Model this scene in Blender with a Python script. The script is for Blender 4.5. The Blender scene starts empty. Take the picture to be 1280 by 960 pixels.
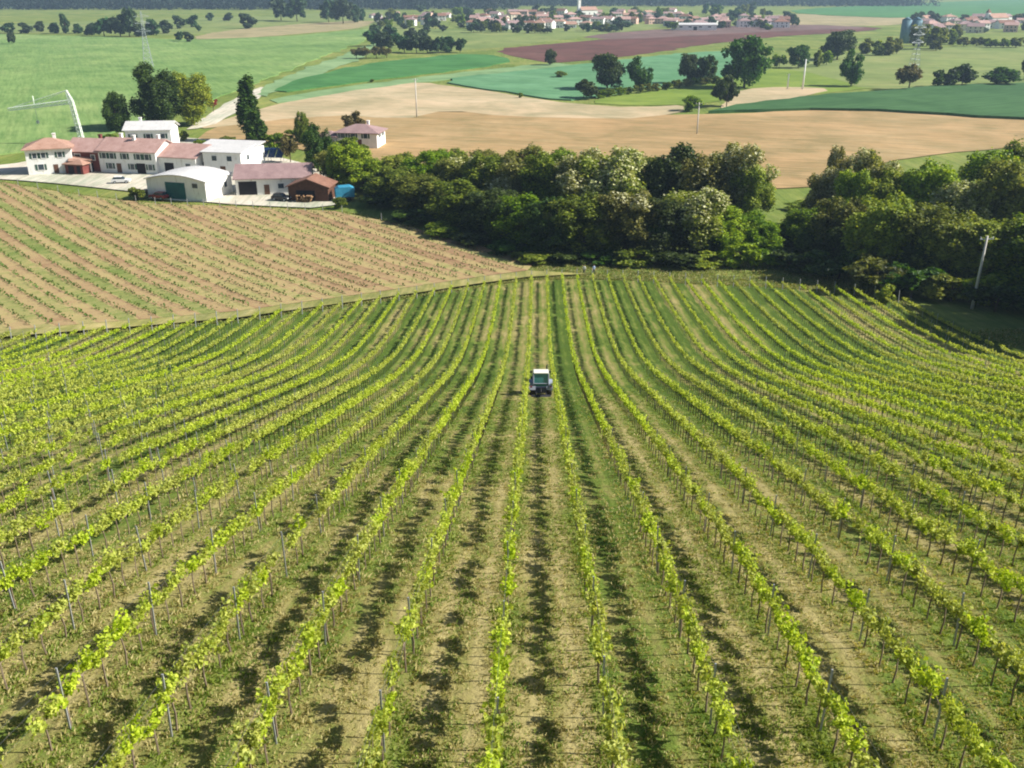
import bpy, bmesh, math, random
import numpy as np
from mathutils import Vector, Matrix

random.seed(7); rng = np.random.default_rng(7)
scene = bpy.context.scene
COL = scene.collection
R = math.radians

# ------------------------------------------------------------------ camera model and terrain
F, PITCH, CAMZ = 1150.0, R(23.7), 45.0
SP, CP = math.sin(PITCH), math.cos(PITCH)
_py = [-80, -40, -20, 0, 12.7, 16.75, 21.2, 28.3, 38.8, 58.3, 80, 94, 110, 132, 150, 170, 200]
_pz = [-3.6, -5.2, -8.0, -11.9, -14.8, -15.7, -16.7, -18.8, -22.0, -28.2, -35.0, -38.6, -41.0, -43.3, -44.5, -45, -45]
_d = np.arange(-90, 210, 0.5)
_h = np.interp(_d, _py, _pz)
_k = np.exp(-0.5 * (np.arange(-16, 17) * 0.5 / 3.0) ** 2); _k /= _k.sum()
_hs = np.convolve(np.pad(_h, 16, mode='edge'), _k, mode='valid')
GY = np.arange(-80, 201, 2.0)
GH = np.interp(GY, _d, _hs) + CAMZ
GH = np.maximum(GH, 0.0)

def hg(y):
    return np.interp(y, GY, GH)

def ray(px, py):
    xc, yc = (px - 640) / F, (py - 480) / F
    return np.array([xc, CP - yc * SP, -(SP + yc * CP)])

def at(px, py, z=None):
    """Ground point seen at a photo pixel."""
    d = ray(px, py)
    t = (CAMZ - (z or 0.0)) / -d[2]
    if z is None:
        for _ in range(30):
            t = (CAMZ - hg(t * d[1])) / -d[2] * 0.6 + t * 0.4
    return np.array([t * d[0], t * d[1], CAMZ + t * d[2]])

def proj(p):
    z = p[1] * CP - (p[2] - CAMZ) * SP
    return 640 + F * p[0] / z, 480 + F * (-p[1] * SP - (p[2] - CAMZ) * CP) / z

def top_z(y, py):
    return CAMZ - y * math.tan(PITCH - math.atan((480 - py) / F))

# ------------------------------------------------------------------ object helpers
def link(o, parent=None):
    COL.objects.link(o)
    if parent is not None: o.parent = parent
    return o

def tag(o, label=None, cat=None, group=None, kind=None):
    if label: o['label'] = label
    if cat: o['category'] = cat
    if group: o['group'] = group
    if kind: o['kind'] = kind
    return o

def thing(name, label, cat, loc=(0, 0, 0), rz=0.0, group=None):
    o = bpy.data.objects.new(name, None); COL.objects.link(o)
    o.empty_display_size = 0.3
    o.location = loc; o.rotation_euler = (0, 0, rz)
    return tag(o, label, cat, group)

def np_mesh(name, V, Fq, mats=(), mi=None, smooth=False):
    """Mesh from vertex array and an array of faces (all tris or all quads) or a list of them."""
    me = bpy.data.meshes.new(name)
    V = np.asarray(V, dtype=np.float32)
    blocks = Fq if isinstance(Fq, list) else [Fq]
    loops = np.concatenate([b.ravel() for b in blocks]).astype(np.int32)
    sizes = np.concatenate([np.full(len(b), b.shape[1], dtype=np.int32) for b in blocks])
    starts = np.concatenate([[0], np.cumsum(sizes)[:-1]]).astype(np.int32)
    me.vertices.add(len(V)); me.vertices.foreach_set('co', V.ravel())
    me.loops.add(len(loops)); me.loops.foreach_set('vertex_index', loops)
    me.polygons.add(len(sizes)); me.polygons.foreach_set('loop_start', starts)
    me.polygons.foreach_set('loop_total', sizes)
    for m in mats: me.materials.append(m)
    if mi is not None: me.polygons.foreach_set('material_index', np.asarray(mi, dtype=np.int32))
    me.polygons.foreach_set('use_smooth', np.full(len(sizes), smooth))
    me.update(calc_edges=True)
    return me

class MB:
    """Collects boxes, tubes and polygons into one mesh."""
    def __init__(s): s.v, s.f, s.m = [], [], []
    def add(s, vs, fs, mi=0):
        b = len(s.v); s.v += [tuple(v) for v in vs]
        for f in fs: s.f.append(tuple(b + i for i in f)); s.m.append(mi)
    def box(s, x0, x1, y0, y1, z0, z1, mi=0, M=None):
        vs = [Vector((x, y, z)) for z in (z0, z1) for x, y in ((x0, y0), (x1, y0), (x1, y1), (x0, y1))]
        if M is not None: vs = [M @ v for v in vs]
        s.add(vs, [(3, 2, 1, 0), (4, 5, 6, 7), (0, 1, 5, 4), (1, 2, 6, 5), (2, 3, 7, 6), (3, 0, 4, 7)], mi)
    def tube(s, pts, radii, n=6, mi=0, cap=True):
        pts = [Vector(p) for p in pts]
        if not hasattr(radii, '__len__'): radii = [radii] * len(pts)
        rings = []
        for i, p in enumerate(pts):
            d = (pts[min(i + 1, len(pts) - 1)] - pts[max(i - 1, 0)]).normalized()
            a = d.cross(Vector((0, 0, 1)) if abs(d.z) < 0.95 else Vector((1, 0, 0))).normalized(); b = d.cross(a)
            rings.append([p + (a * math.cos(2 * math.pi * j / n) + b * math.sin(2 * math.pi * j / n)) * radii[i] for j in range(n)])
        vs = [v for r in rings for v in r]; fs = []
        for i in range(len(pts) - 1):
            for j in range(n):
                k = (j + 1) % n
                fs.append((i * n + j, (i + 1) * n + j, (i + 1) * n + k, i * n + k))
        if cap:
            fs.append(tuple(range(n))); fs.append(tuple((len(pts) - 1) * n + j for j in reversed(range(n))))
        s.add(vs, fs, mi)
    def bar(s, a, b, w, mi=0): s.tube([a, b], w / 2, 4, mi)
    def prism(s, poly, axis, a, b, mi=0):
        """Extrude a 2-D outline (list of (u,v)) along an axis from a to b."""
        def P(u, v, w): return {'x': (w, u, v), 'y': (u, w, v), 'z': (u, v, w)}[axis]
        n = len(poly)
        vs = [P(u, v, a) for u, v in poly] + [P(u, v, b) for u, v in poly]
        fs = [tuple(range(n)), tuple(range(2 * n - 1, n - 1, -1))]
        fs += [(i, i + n, (i + 1) % n + n, (i + 1) % n) for i in range(n)]
        s.add(vs, fs, mi)
    def mesh(s, name, mats, smooth=False, bevel=0.0):
        me = bpy.data.meshes.new(name)
        me.from_pydata(s.v, [], s.f)
        for m in (mats if isinstance(mats, (list, tuple)) else [mats]): me.materials.append(m)
        me.polygons.foreach_set('material_index', s.m)
        bm = bmesh.new(); bm.from_mesh(me)
        bmesh.ops.recalc_face_normals(bm, faces=bm.faces)
        if bevel:
            bmesh.ops.bevel(bm, geom=[e for e in bm.edges if e.calc_face_angle(0) > 0.6], offset=bevel, segments=2, affect='EDGES', profile=0.6)
        bm.to_mesh(me); bm.free()
        if smooth: me.polygons.foreach_set('use_smooth', [True] * len(me.polygons))
        me.update(); return me
    def build(s, name, mats, parent=None, smooth=False, bevel=0.0):
        return link(bpy.data.objects.new(name, s.mesh(name, mats, smooth, bevel)), parent)

def dup(root, loc, rz=0.0, scale=None, label=None, group=None):
    r = root.copy(); COL.objects.link(r); r.location = loc; r.rotation_euler = (0, 0, rz)
    if scale is not None: r.scale = scale
    if label: r['label'] = label
    if group: r['group'] = group
    for ch in list(root.children):
        c = ch.copy(); COL.objects.link(c); c.parent = r
        for g in ch.children:
            d = g.copy(); COL.objects.link(d); d.parent = c
    return r

def ordinal(n):
    w = 'first second third fourth fifth sixth seventh eighth ninth tenth eleventh twelfth thirteenth fourteenth fifteenth sixteenth seventeenth eighteenth nineteenth twentieth'.split()
    if n <= 20: return w[n - 1]
    if n >= 100: return 'one hundred' + ('th' if n == 100 else ' ' + ordinal(n - 100))
    t = {20: 'twenty', 30: 'thirty', 40: 'forty', 50: 'fifty', 60: 'sixty', 70: 'seventy', 80: 'eighty', 90: 'ninety'}
    if n % 10 == 0: return t[n].replace('ty', 'tieth')
    return t[n // 10 * 10] + '-' + w[n % 10 - 1]

# ------------------------------------------------------------------ materials
class NT:
    def __init__(s, name):
        s.m = bpy.data.materials.new(name); s.m.use_nodes = True
        s.t = s.m.node_tree; s.t.nodes.clear()
        s.out = s.t.nodes.new('ShaderNodeOutputMaterial')
    def n(s, typ, props=None, **ins):
        nd = s.t.nodes.new('ShaderNode' + typ)
        for k, v in (props or {}).items(): setattr(nd, k, v)
        for k, v in ins.items():
            key = int(k[1:]) if k[0] == 'i' and k[1:].isdigit() else k.replace('_', ' ')
            s.set(nd.inputs[key], v)
        return nd
    def set(s, sock, v):
        if isinstance(v, bpy.types.NodeSocket): s.t.links.new(v, sock)
        elif isinstance(v, bpy.types.Node): s.t.links.new(v.outputs[0], sock)
        else:
            if sock.type == 'RGBA' and len(v) == 3: v = (*v, 1)
            sock.default_value = v
    def math(s, op, a, b=0.0, c=0.0, clamp=False):
        nd = s.t.nodes.new('ShaderNodeMath'); nd.operation = op; nd.use_clamp = clamp
        for i, v in enumerate((a, b, c)): s.set(nd.inputs[i], v)
        return nd.outputs[0]
    def mix(s, f, a, b, mode='MIX'):
        nd = s.t.nodes.new('ShaderNodeMix'); nd.data_type = 'RGBA'; nd.blend_type = mode
        s.set(nd.inputs[0], f); s.set(nd.inputs[6], a); s.set(nd.inputs[7], b)
        return nd.outputs[2]
    def noise(s, vec, scale, detail=4.0, rough=0.55, dist=0.0):
        nd = s.n('TexNoise', Vector=vec, Scale=scale, Detail=detail, Roughness=rough, Distortion=dist)
        return nd.outputs['Fac']
    def ramp(s, f, stops):
        nd = s.t.nodes.new('ShaderNodeValToRGB'); s.set(nd.inputs[0], f)
        e = nd.color_ramp.elements
        while len(e) < len(stops): e.new(0.5)
        for el, (p, c) in zip(e, stops): el.position = p; el.color = (*c, 1) if len(c) == 3 else c
        return nd.outputs[0]
    def step(s, x, a, b):
        nd = s.n('MapRange', {'interpolation_type': 'SMOOTHSTEP'}); nd.clamp = True
        s.set(nd.inputs[0], x); s.set(nd.inputs[1], a); s.set(nd.inputs[2], b)
        return nd.outputs[0]
    def pos(s): return s.n('NewGeometry').outputs['Position']
    def obj(s): return s.n('TexCoord').outputs['Object']
    def surface(s, col, rough=0.9, spec=0.2, bump=None, bstr=0.5, bdist=0.05, metal=0.0, **kw):
        b = s.n('BsdfPrincipled', Base_Color=col, Roughness=rough, Metallic=metal)
        b.inputs['Specular IOR Level'].default_value = spec
        for k, v in kw.items(): s.set(b.inputs[k.replace('_', ' ')], v)
        if bump is not None:
            s.t.links.new(s.n('Bump', Strength=bstr, Distance=bdist, Height=bump).outputs[0], b.inputs['Normal'])
        s.t.links.new(b.outputs[0], s.out.inputs['Surface']); return s.m

def soft(name, c1, c2, scale=1.0, rough=0.8, spec=0.25, metal=0.0, obj=True, bstr=0.2):
    t = NT(name); v = t.obj() if obj else t.pos()
    f = t.noise(v, scale, 5.0, 0.6)
    c = t.ramp(f, [(0.3, c1), (0.7, c2)])
    return t.surface(c, rough, spec, f, bstr, 0.02, metal)

def aged(name, c1, c2, stain, scale=0.6, rough=0.85, tiles=False):
    t = NT(name); v = t.obj()
    f = t.noise(v, scale, 5.0, 0.6); c = t.ramp(f, [(0.3, c1), (0.7, c2)])
    g = t.noise(t.n('Mapping', Vector=v, Scale=(1.6, 1.6, 0.35)), 1.1, 5.0, 0.7)
    c = t.mix(t.math('MULTIPLY', t.step(g, 0.52, 0.72), 0.75), c, stain)
    h = f
    if tiles:
        w = t.n('TexWave', {'bands_direction': 'X'}, Vector=v, Scale=1.6, Distortion=0.6); h = t.math('ADD', w.outputs['Fac'], f)
        c = t.mix(t.math('MULTIPLY', w.outputs['Fac'], 0.35), c, stain)
    return t.surface(c, rough, 0.2, h, 0.5, 0.05)

def leaf_mat(name, dark, mid, light, scale=0.5, transl=0.35, rnd=0.25):
    """Leaf colour with clumps from noise, one tint per leaf and one per plant."""
    t = NT(name)
    f = t.noise(t.obj(), scale, 3.0, 0.6)
    g = t.n('NewGeometry').outputs['Random Per Island']
    o = t.n('ObjectInfo').outputs['Random']
    s = t.math('ADD', t.math('MULTIPLY', f, 0.55), t.math('MULTIPLY', g, 0.45))
    c = t.ramp(s, [(0.25, dark), (0.5, mid), (0.78, light)])
    hs = t.n('HueSaturation', Hue=t.math('ADD', t.math('MULTIPLY', o, 0.05 * rnd / 0.25), 0.5 - 0.025 * rnd / 0.25), Saturation=t.math('ADD', t.math('MULTIPLY', o, 0.2), 0.9),
             Value=t.math('ADD', t.math('MULTIPLY', o, 2 * rnd), 1 - rnd), Color=c)
    b = t.n('BsdfPrincipled', Base_Color=hs, Roughness=0.55); b.inputs['Specular IOR Level'].default_value = 0.25
    tr = t.n('BsdfTranslucent', Color=t.mix(1.0, hs.outputs[0], (1.25, 1.2, 0.55), 'MULTIPLY'))
    mx = t.n('MixShader', i0=transl, i1=b.outputs[0], i2=tr.outputs[0])
    t.t.links.new(mx.outputs[0], t.out.inputs['Surface']); return t.m

FK = 0.66
def field_mat(name, c1, c2, c3=None, big=0.012, fine=0.25, ang=0.0, stripe=0.0, scol=None, swid=18.0, bump=0.3):
    """A crop or soil surface in world space: large patches, fine grain and work lines along one direction."""
    c1, c2, c3, scol = [None if q is None else tuple(v * FK for v in q) for q in (c1, c2, c3, scol)]
    t = NT(name); p = t.pos()
    rot = t.n('Mapping', Vector=p, Rotation=(0, 0, ang))
    st = t.n('Mapping', Vector=rot.outputs[0], Scale=(1.0, 0.06, 1.0))
    a = t.noise(p, big, 5.0, 0.6)
    b = t.noise(p, fine, 4.0, 0.65)
    l = t.noise(st.outputs[0], 0.35, 3.0, 0.6)
    f = t.math('ADD', t.math('ADD', t.math('MULTIPLY', a, 0.55), t.math('MULTIPLY', b, 0.2)), t.math('MULTIPLY', l, 0.25))
    stops = [(0.36, c1), (0.62, c2)] if c3 is None else [(0.34, c1), (0.5, c2), (0.64, c3)]
    c = t.ramp(f, stops)
    pm = t.math('ADD', t.math('MULTIPLY', t.noise(p, 0.035, 5.0, 0.65, 0.8), 0.5), t.math('MULTIPLY', t.noise(st.outputs[0], 1.1, 3.0, 0.7), 0.5))
    c = t.mix(t.step(pm, 0.36, 0.64), t.mix(1.0, c, (0.62, 0.70, 0.58), 'MULTIPLY'), t.mix(1.0, c, (1.20, 1.13, 1.06), 'MULTIPLY'))
    if stripe:
        x = t.n('SeparateXYZ', Vector=rot.outputs[0]).outputs[0]
        w = t.math('ABSOLUTE', t.math('SUBTRACT', t.math('FRACT', t.math('DIVIDE', x, swid)), 0.5))
        c = t.mix(t.math('MULTIPLY', t.step(w, 0.06, 0.02), stripe), c, scol or c1)
    return t.surface(c, 0.95, 0.1, b, bump, 0.15)

A_ROW, S_ROW, X_ROW = R(1.57), 2.4, -0.748       # direction, spacing and offset of the vine rows
TANA, SROW = math.tan(A_ROW), 2.4 / math.cos(A_ROW)

def vineyard_floor_mat():
    t = NT('vineyard_floor'); p = t.pos()
    s = t.n('SeparateXYZ', Vector=p)
    wob = t.math('MULTIPLY', t.math('SUBTRACT', t.noise(p, 0.25, 2.0), 0.5), 0.9)
    x = t.math('ADD', s.outputs[0], wob)
    u = t.math('DIVIDE', t.math('SUBTRACT', t.math('SUBTRACT', x, t.math('MULTIPLY', s.outputs[1], TANA)), X_ROW), SROW)
    fr = t.math('FRACT', u); fl = t.math('FLOOR', u)
    wn = t.n('TexWhiteNoise', {'noise_dimensions': '1D'}, W=t.math('ADD', fl, 41.37)).outputs[0]
    c = t.math('ABSOLUTE', t.math('SUBTRACT', fr, 0.5))          # 0 mid-alley, .5 under the vines
    st = t.n('Mapping', Vector=p, Scale=(1.0, 0.22, 1.0), Rotation=(0, 0, 0))
    big = t.noise(p, 0.09, 4.0, 0.6)
    mid = t.noise(st, 0.9, 5.0, 0.65, 0.6)
    fine = t.noise(p, 5.5, 5.0, 0.7)
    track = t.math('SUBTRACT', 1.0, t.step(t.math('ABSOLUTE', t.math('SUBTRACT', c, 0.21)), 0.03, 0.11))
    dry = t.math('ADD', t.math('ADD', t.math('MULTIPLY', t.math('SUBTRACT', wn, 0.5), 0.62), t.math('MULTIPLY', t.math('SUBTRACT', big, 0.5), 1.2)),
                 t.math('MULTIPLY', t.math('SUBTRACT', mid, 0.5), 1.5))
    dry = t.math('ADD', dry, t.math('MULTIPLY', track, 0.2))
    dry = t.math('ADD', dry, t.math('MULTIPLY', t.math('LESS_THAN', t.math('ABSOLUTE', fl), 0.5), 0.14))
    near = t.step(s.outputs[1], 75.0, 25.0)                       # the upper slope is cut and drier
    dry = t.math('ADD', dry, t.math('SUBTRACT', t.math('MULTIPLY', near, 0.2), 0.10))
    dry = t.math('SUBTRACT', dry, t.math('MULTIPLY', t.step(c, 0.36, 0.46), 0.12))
    dry = t.math('ADD', dry, t.math('MULTIPLY', t.math('SUBTRACT', fine, 0.5), 0.5))
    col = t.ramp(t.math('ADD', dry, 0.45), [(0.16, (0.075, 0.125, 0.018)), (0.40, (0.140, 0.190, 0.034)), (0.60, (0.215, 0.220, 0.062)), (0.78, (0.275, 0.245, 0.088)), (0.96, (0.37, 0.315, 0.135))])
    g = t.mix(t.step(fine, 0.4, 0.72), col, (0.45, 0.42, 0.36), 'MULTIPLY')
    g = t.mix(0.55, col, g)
    return t.surface(g, 0.95, 0.1, t.math('ADD', fine, t.math('MULTIPLY', mid, 0.6)), 0.9, 0.09)

B_ANG = R(41)                                                      # direction of the lower vineyard's rows
def brown_floor_mat():
    t = NT('brown_vineyard_floor'); p = t.pos(); s = t.n('SeparateXYZ', Vector=p)
    wob = t.math('MULTIPLY', t.math('SUBTRACT', t.noise(p, 0.15, 2.0), 0.5), 1.2)
    u = t.math('ADD', t.math('ADD', t.math('MULTIPLY', s.outputs[0], math.cos(B_ANG)), t.math('MULTIPLY', s.outputs[1], math.sin(B_ANG))), wob)
    u = t.math('DIVIDE', u, 2.4)
    fl = t.math('FLOOR', u); fr = t.math('FRACT', u)
    par = t.math('FRACT', t.math('MULTIPLY', fl, 0.5))
    wn = t.n('TexWhiteNoise', {'noise_dimensions': '1D'}, W=t.math('ADD', fl, 3.7)).outputs[0]
    c = t.math('ABSOLUTE', t.math('SUBTRACT', fr, 0.5))
    big = t.noise(p, 0.05, 4.0, 0.6)
    rt = t.n('Mapping', Vector=p, Rotation=(0, 0, B_ANG))
    st = t.n('Mapping', Vector=rt, Scale=(1.0, 0.15, 1.0))
    mid = t.noise(st, 0.7, 4.0, 0.65); fine = t.noise(p, 2.5, 5.0, 0.7)
    gr = t.math('ADD', t.math('MULTIPLY', t.math('GREATER_THAN', par, 0.25), 0.32), t.math('MULTIPLY', t.math('SUBTRACT', wn, 0.5), 0.25))
    gr = t.math('ADD', gr, t.math('MULTIPLY', t.math('SUBTRACT', big, 0.5), 0.9))
    gr = t.math('ADD', gr, t.math('MULTIPLY', t.math('SUBTRACT', mid, 0.5), 0.8))
    gr = t.math('SUBTRACT', gr, t.math('MULTIPLY', t.step(c, 0.3, 0.48), 0.2))
    gr = t.math('ADD', gr, t.math('MULTIPLY', t.math('SUBTRACT', fine, 0.5), 0.5))
    gr = t.math('SUBTRACT', gr, t.math('MULTIPLY', t.step(s.outputs[0], -85.0, -20.0), 0.08))
    col = t.ramp(t.math('ADD', gr, 0.36), [(0.04, (0.25, 0.155, 0.085)), (0.28, (0.32, 0.225, 0.115)), (0.52, (0.35, 0.28, 0.125)), (0.76, (0.22, 0.23, 0.075)), (0.98, (0.13, 0.175, 0.042))])
    return t.surface(col, 0.95, 0.1, fine, 0.8, 0.08)

M = {}
M['ground'] = field_mat('meadow_ground', (0.13, 0.22, 0.04), (0.25, 0.32, 0.075), (0.38, 0.38, 0.13), big=0.03, fine=0.7, bump=0.8)
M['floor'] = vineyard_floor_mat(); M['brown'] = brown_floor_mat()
M['vine'] = leaf_mat('vine_leaf', (0.22, 0.30, 0.030), (0.43, 0.50, 0.060), (0.60, 0.64, 0.13), 0.9, 0.42, 0.10)
M['youngvine'] = leaf_mat('young_vine_leaf', (0.05, 0.10, 0.02), (0.09, 0.15, 0.03), (0.15, 0.2, 0.05), 0.9, 0.3)
M['bark'] = soft('bark', (0.05, 0.035, 0.022), (0.13, 0.10, 0.07), 6.0, 0.95, 0.1)
M['vinebark'] = soft('vine_bark', (0.13, 0.10, 0.07), (0.24, 0.19, 0.135), 9.0, 0.95, 0.1)
M['post'] = soft('galvanised_post', (0.26, 0.27, 0.28), (0.40, 0.41, 0.42), 5.0, 0.55, 0.4, 0.3)
M['wire'] = soft('wire_steel', (0.15, 0.155, 0.16), (0.22, 0.22, 0.22), 5.0, 0.45, 0.5, 0.6)
M['dark'] = leaf_mat('dark_leaf', (0.016, 0.040, 0.008), (0.046, 0.092, 0.012), (0.12, 0.18, 0.025), 0.45, 0.36)
M['mid'] = leaf_mat('green_leaf', (0.040, 0.075, 0.008), (0.150, 0.205, 0.018), (0.32, 0.37, 0.045), 0.45, 0.42)
M['bright'] = leaf_mat('bright_leaf', (0.090, 0.140, 0.014), (0.24, 0.30, 0.028), (0.42, 0.45, 0.055), 0.45, 0.35)
M['olive'] = leaf_mat('robinia_leaf', (0.060, 0.092, 0.014), (0.200, 0.230, 0.034), (0.40, 0.41, 0.10), 0.45, 0.42)
M['blossom'] = leaf_mat('cream_blossom', (0.36, 0.37, 0.15), (0.52, 0.52, 0.27), (0.66, 0.65, 0.42), 0.8, 0.25, 0.08)
M['redleaf'] = leaf_mat('red_leaf', (0.10, 0.015, 0.015), (0.24, 0.03, 0.035), (0.40, 0.08, 0.08), 0.8, 0.3)
M['brownleaf'] = leaf_mat('reddish_leaf', (0.06, 0.048, 0.018), (0.13, 0.105, 0.038), (0.22, 0.18, 0.07), 0.6, 0.25)
M['farleaf'] = leaf_mat('distant_leaf', (0.022, 0.055, 0.022), (0.050, 0.100, 0.034), (0.105, 0.160, 0.055), 0.2, 0.25)
M['fieldtree'] = leaf_mat('field_tree_leaf', (0.020, 0.050, 0.012), (0.052, 0.105, 0.022), (0.12, 0.185, 0.035), 0.3, 0.35)
M['woodleaf'] = leaf_mat('wood_leaf', (0.008, 0.026, 0.020), (0.016, 0.045, 0.032), (0.035, 0.075, 0.045), 0.1, 0.2)
M['grassgreen'] = leaf_mat('grass_blade', (0.09, 0.145, 0.018), (0.18, 0.23, 0.036), (0.30, 0.32, 0.08), 0.15, 0.4)
M['grassdry'] = leaf_mat('dry_grass_blade', (0.24, 0.20, 0.075), (0.38, 0.32, 0.14), (0.52, 0.45, 0.24), 0.15, 0.4)

# ------------------------------------------------------------------ world, sun, camera
SUN_EL, SUN_AZ = R(37), R(0)                     # azimuth measured from +X towards +Y
w = bpy.data.worlds.new('World'); scene.world = w; w.use_nodes = True
nt = w.node_tree; nt.nodes.clear()
sky = nt.nodes.new('ShaderNodeTexSky'); sky.sky_type = 'NISHITA'; sky.sun_disc = False
sky.sun_elevation = SUN_EL; sky.sun_rotation = R(90) - SUN_AZ; sky.air_density = 1.0; sky.dust_density = 1.0
bg = nt.nodes.new('ShaderNodeBackground'); bg.inputs['Strength'].default_value = 0.055
wo = nt.nodes.new('ShaderNodeOutputWorld')
nt.links.new(sky.outputs[0], bg.inputs['Color']); nt.links.new(bg.outputs[0], wo.inputs['Surface'])

sl = bpy.data.lights.new('sun', 'SUN'); sl.energy = 4.8; sl.angle = R(0.53); sl.color = (1.0, 0.95, 0.86)
so = link(bpy.data.objects.new('sun', sl))
sd = Vector((math.cos(SUN_EL) * math.cos(SUN_AZ), math.cos(SUN_EL) * math.sin(SUN_AZ), math.sin(SUN_EL)))
so.rotation_euler = sd.to_track_quat('Z', 'Y').to_euler(); so.location = (60, 20, 90)

cd = bpy.data.cameras.new('camera'); cam = link(bpy.data.objects.new('camera', cd))
cd.sensor_width = 36; cd.lens = 36 * F / 1280; cd.clip_end = 9000; cd.clip_start = 0.1
cam.location = (0, 0, CAMZ); cam.rotation_euler = (R(90) - PITCH, 0, 0)
scene.camera = cam
scene.view_settings.view_transform = 'Standard'; scene.view_settings.look = 'None'
scene.view_settings.exposure = 0.95; scene.view_settings.gamma = 1.0
cy = scene.cycles
cy.max_bounces = 6; cy.diffuse_bounces = 3; cy.glossy_bounces = 2; cy.transmission_bounces = 3; cy.transparent_max_bounces = 8
cy.volume_bounces = 0; cy.use_denoising = True; cy.filter_width = 2.0
cy.caustics_reflective = False; cy.caustics_refractive = False

# ------------------------------------------------------------------ ground sheets
GX = 4200.0
ys = np.concatenate([GY, [200, 400, 900, 2000, 5200]]); zs = np.concatenate([GH, [0] * 5])
xs = np.array([-GX, -600, -150, 0, 150, 600, GX])
V = np.array([(x, y, z) for y, z in zip(ys, zs) for x in xs]); nx = len(xs)
Fg = np.array([(i * nx + j, i * nx + j + 1, (i + 1) * nx + j + 1, (i + 1) * nx + j) for i in range(len(ys) - 1) for j in range(nx - 1)])
tag(link(bpy.data.objects.new('ground', np_mesh('ground', V, Fg, [M['ground']]))), 'green valley meadow ground reaching the horizon', kind='structure')

# edge of the upper vineyard, seen from above
EDGE = [(-60, 434), (0, 428), (100, 420), (200, 412), (300, 403), (400, 389), (500, 375), (600, 360), (660, 352), (720, 350), (800, 352), (880, 357), (960, 360), (1040, 366), (1100, 374), (1150, 385), (1200, 400), (1260, 428), (1320, 462)]
_e = np.array([at(*q)[:2] for q in EDGE])
BX, BY = _e[:, 0], _e[:, 1]
def row_end(x): return float(np.interp(x, BX, BY))

def vineyard_sheet():
    X = np.linspace(-75, 72, 304); n = 420
    tt = np.linspace(0, 1, n) ** 1.6
    V = []
    for x in X:
        y1 = row_end(x) + 1.0
        y = 2 + (y1 - 2) * tt
        V.append(np.stack([np.full(n, x), y, hg(y) + 0.06], 1))
    V = np.concatenate(V)
    # small lumps and the two wheel ruts of every alley
    u = (V[:, 0] - V[:, 1] * TANA - X_ROW) / SROW
    c = np.abs(u - np.floor(u) - 0.5)
    b = sum(a * np.sin(V[:, 0] * fx + ph) * np.sin(V[:, 1] * fy + ph * 2) for a, fx, fy, ph in ((.02, 3.1, 2.3, 1), (.02, 5.7, 4.9, 2.2), (.015, 9.3, 7.7, .4)))
    V[:, 2] += b * 0.8 - 0.03 * np.exp(-((c - 0.21) / 0.05) ** 2) + 0.05 * np.exp(-((c - 0.5) / 0.08) ** 2) + rng.normal(0, 0.008, len(V))
    i, j = np.meshgrid(np.arange(len(X) - 1), np.arange(n - 1), indexing='ij'); a = (i * n + j).ravel()
    return np_mesh('vineyard_ground', V, np.stack([a, a + n, a + n + 1, a + 1], 1), [M['floor']], smooth=True)
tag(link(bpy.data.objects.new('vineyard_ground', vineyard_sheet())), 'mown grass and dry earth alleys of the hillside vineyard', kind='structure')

LEVEL = [0.03]
def smooth_poly(P, it=2):
    P = np.asarray(P, float)
    for _ in range(it):
        Q = np.roll(P, -1, 0)
        P = np.stack([P * .75 + Q * .25, P * .25 + Q * .75], 1).reshape(-1, 2)
    return P
def field(name, label, pts, mat, h=0.0, smooth=1, world=False, drape=False):
    """A field of the valley floor: its outline on the ground, with the height of its crop."""
    P = np.array(pts, float) if world else np.array([at(x, y, 0.0)[:2] for x, y in pts])
    if smooth: P = smooth_poly(P, smooth)
    if not drape:                                                  # ragged field margins
        Q = []
        for i in range(len(P)):
            a, b = P[i], P[(i + 1) % len(P)]; n = int(np.clip(np.linalg.norm(b - a) / 9, 1, 40))
            Q += [a + (b - a) * j / n for j in range(n)]
        P = np.array(Q); P = P + rng.normal(0, 1, P.shape) * np.clip(P[:, 1:] / 260, .15, 2.0) * .7
    LEVEL[0] += 0.012; z = LEVEL[0] + h
    bm = bmesh.new()
    vs = [bm.verts.new((x, y, z)) for x, y in P]
    f = bm.faces.new(vs); f.normal_update()
    if f.normal.z < 0: f.normal_flip()
    if drape:
        for yy in GY[(GY > P[:, 1].min()) & (GY < P[:, 1].max())]:
            bmesh.ops.bisect_plane(bm, geom=bm.verts[:] + bm.edges[:] + bm.faces[:], plane_co=(0, yy, 0), plane_no=(0, 1, 0))
        for v in bm.verts: v.co.z += float(hg(v.co.y))
    elif h:
        lo = [bm.verts.new((x, y, 0.0)) for x, y in P]
        for i in range(len(P)): bm.faces.new((vs[i], lo[i], lo[(i + 1) % len(P)], vs[(i + 1) % len(P)]))
    bmesh.ops.triangulate(bm, faces=bm.faces[:] if drape else [f])
    bmesh.ops.recalc_face_normals(bm, faces=bm.faces)
    me = bpy.data.meshes.new(name); bm.to_mesh(me); bm.free(); me.materials.append(mat)
    return tag(link(bpy.data.objects.new(name, me)), label, kind='structure')

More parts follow.
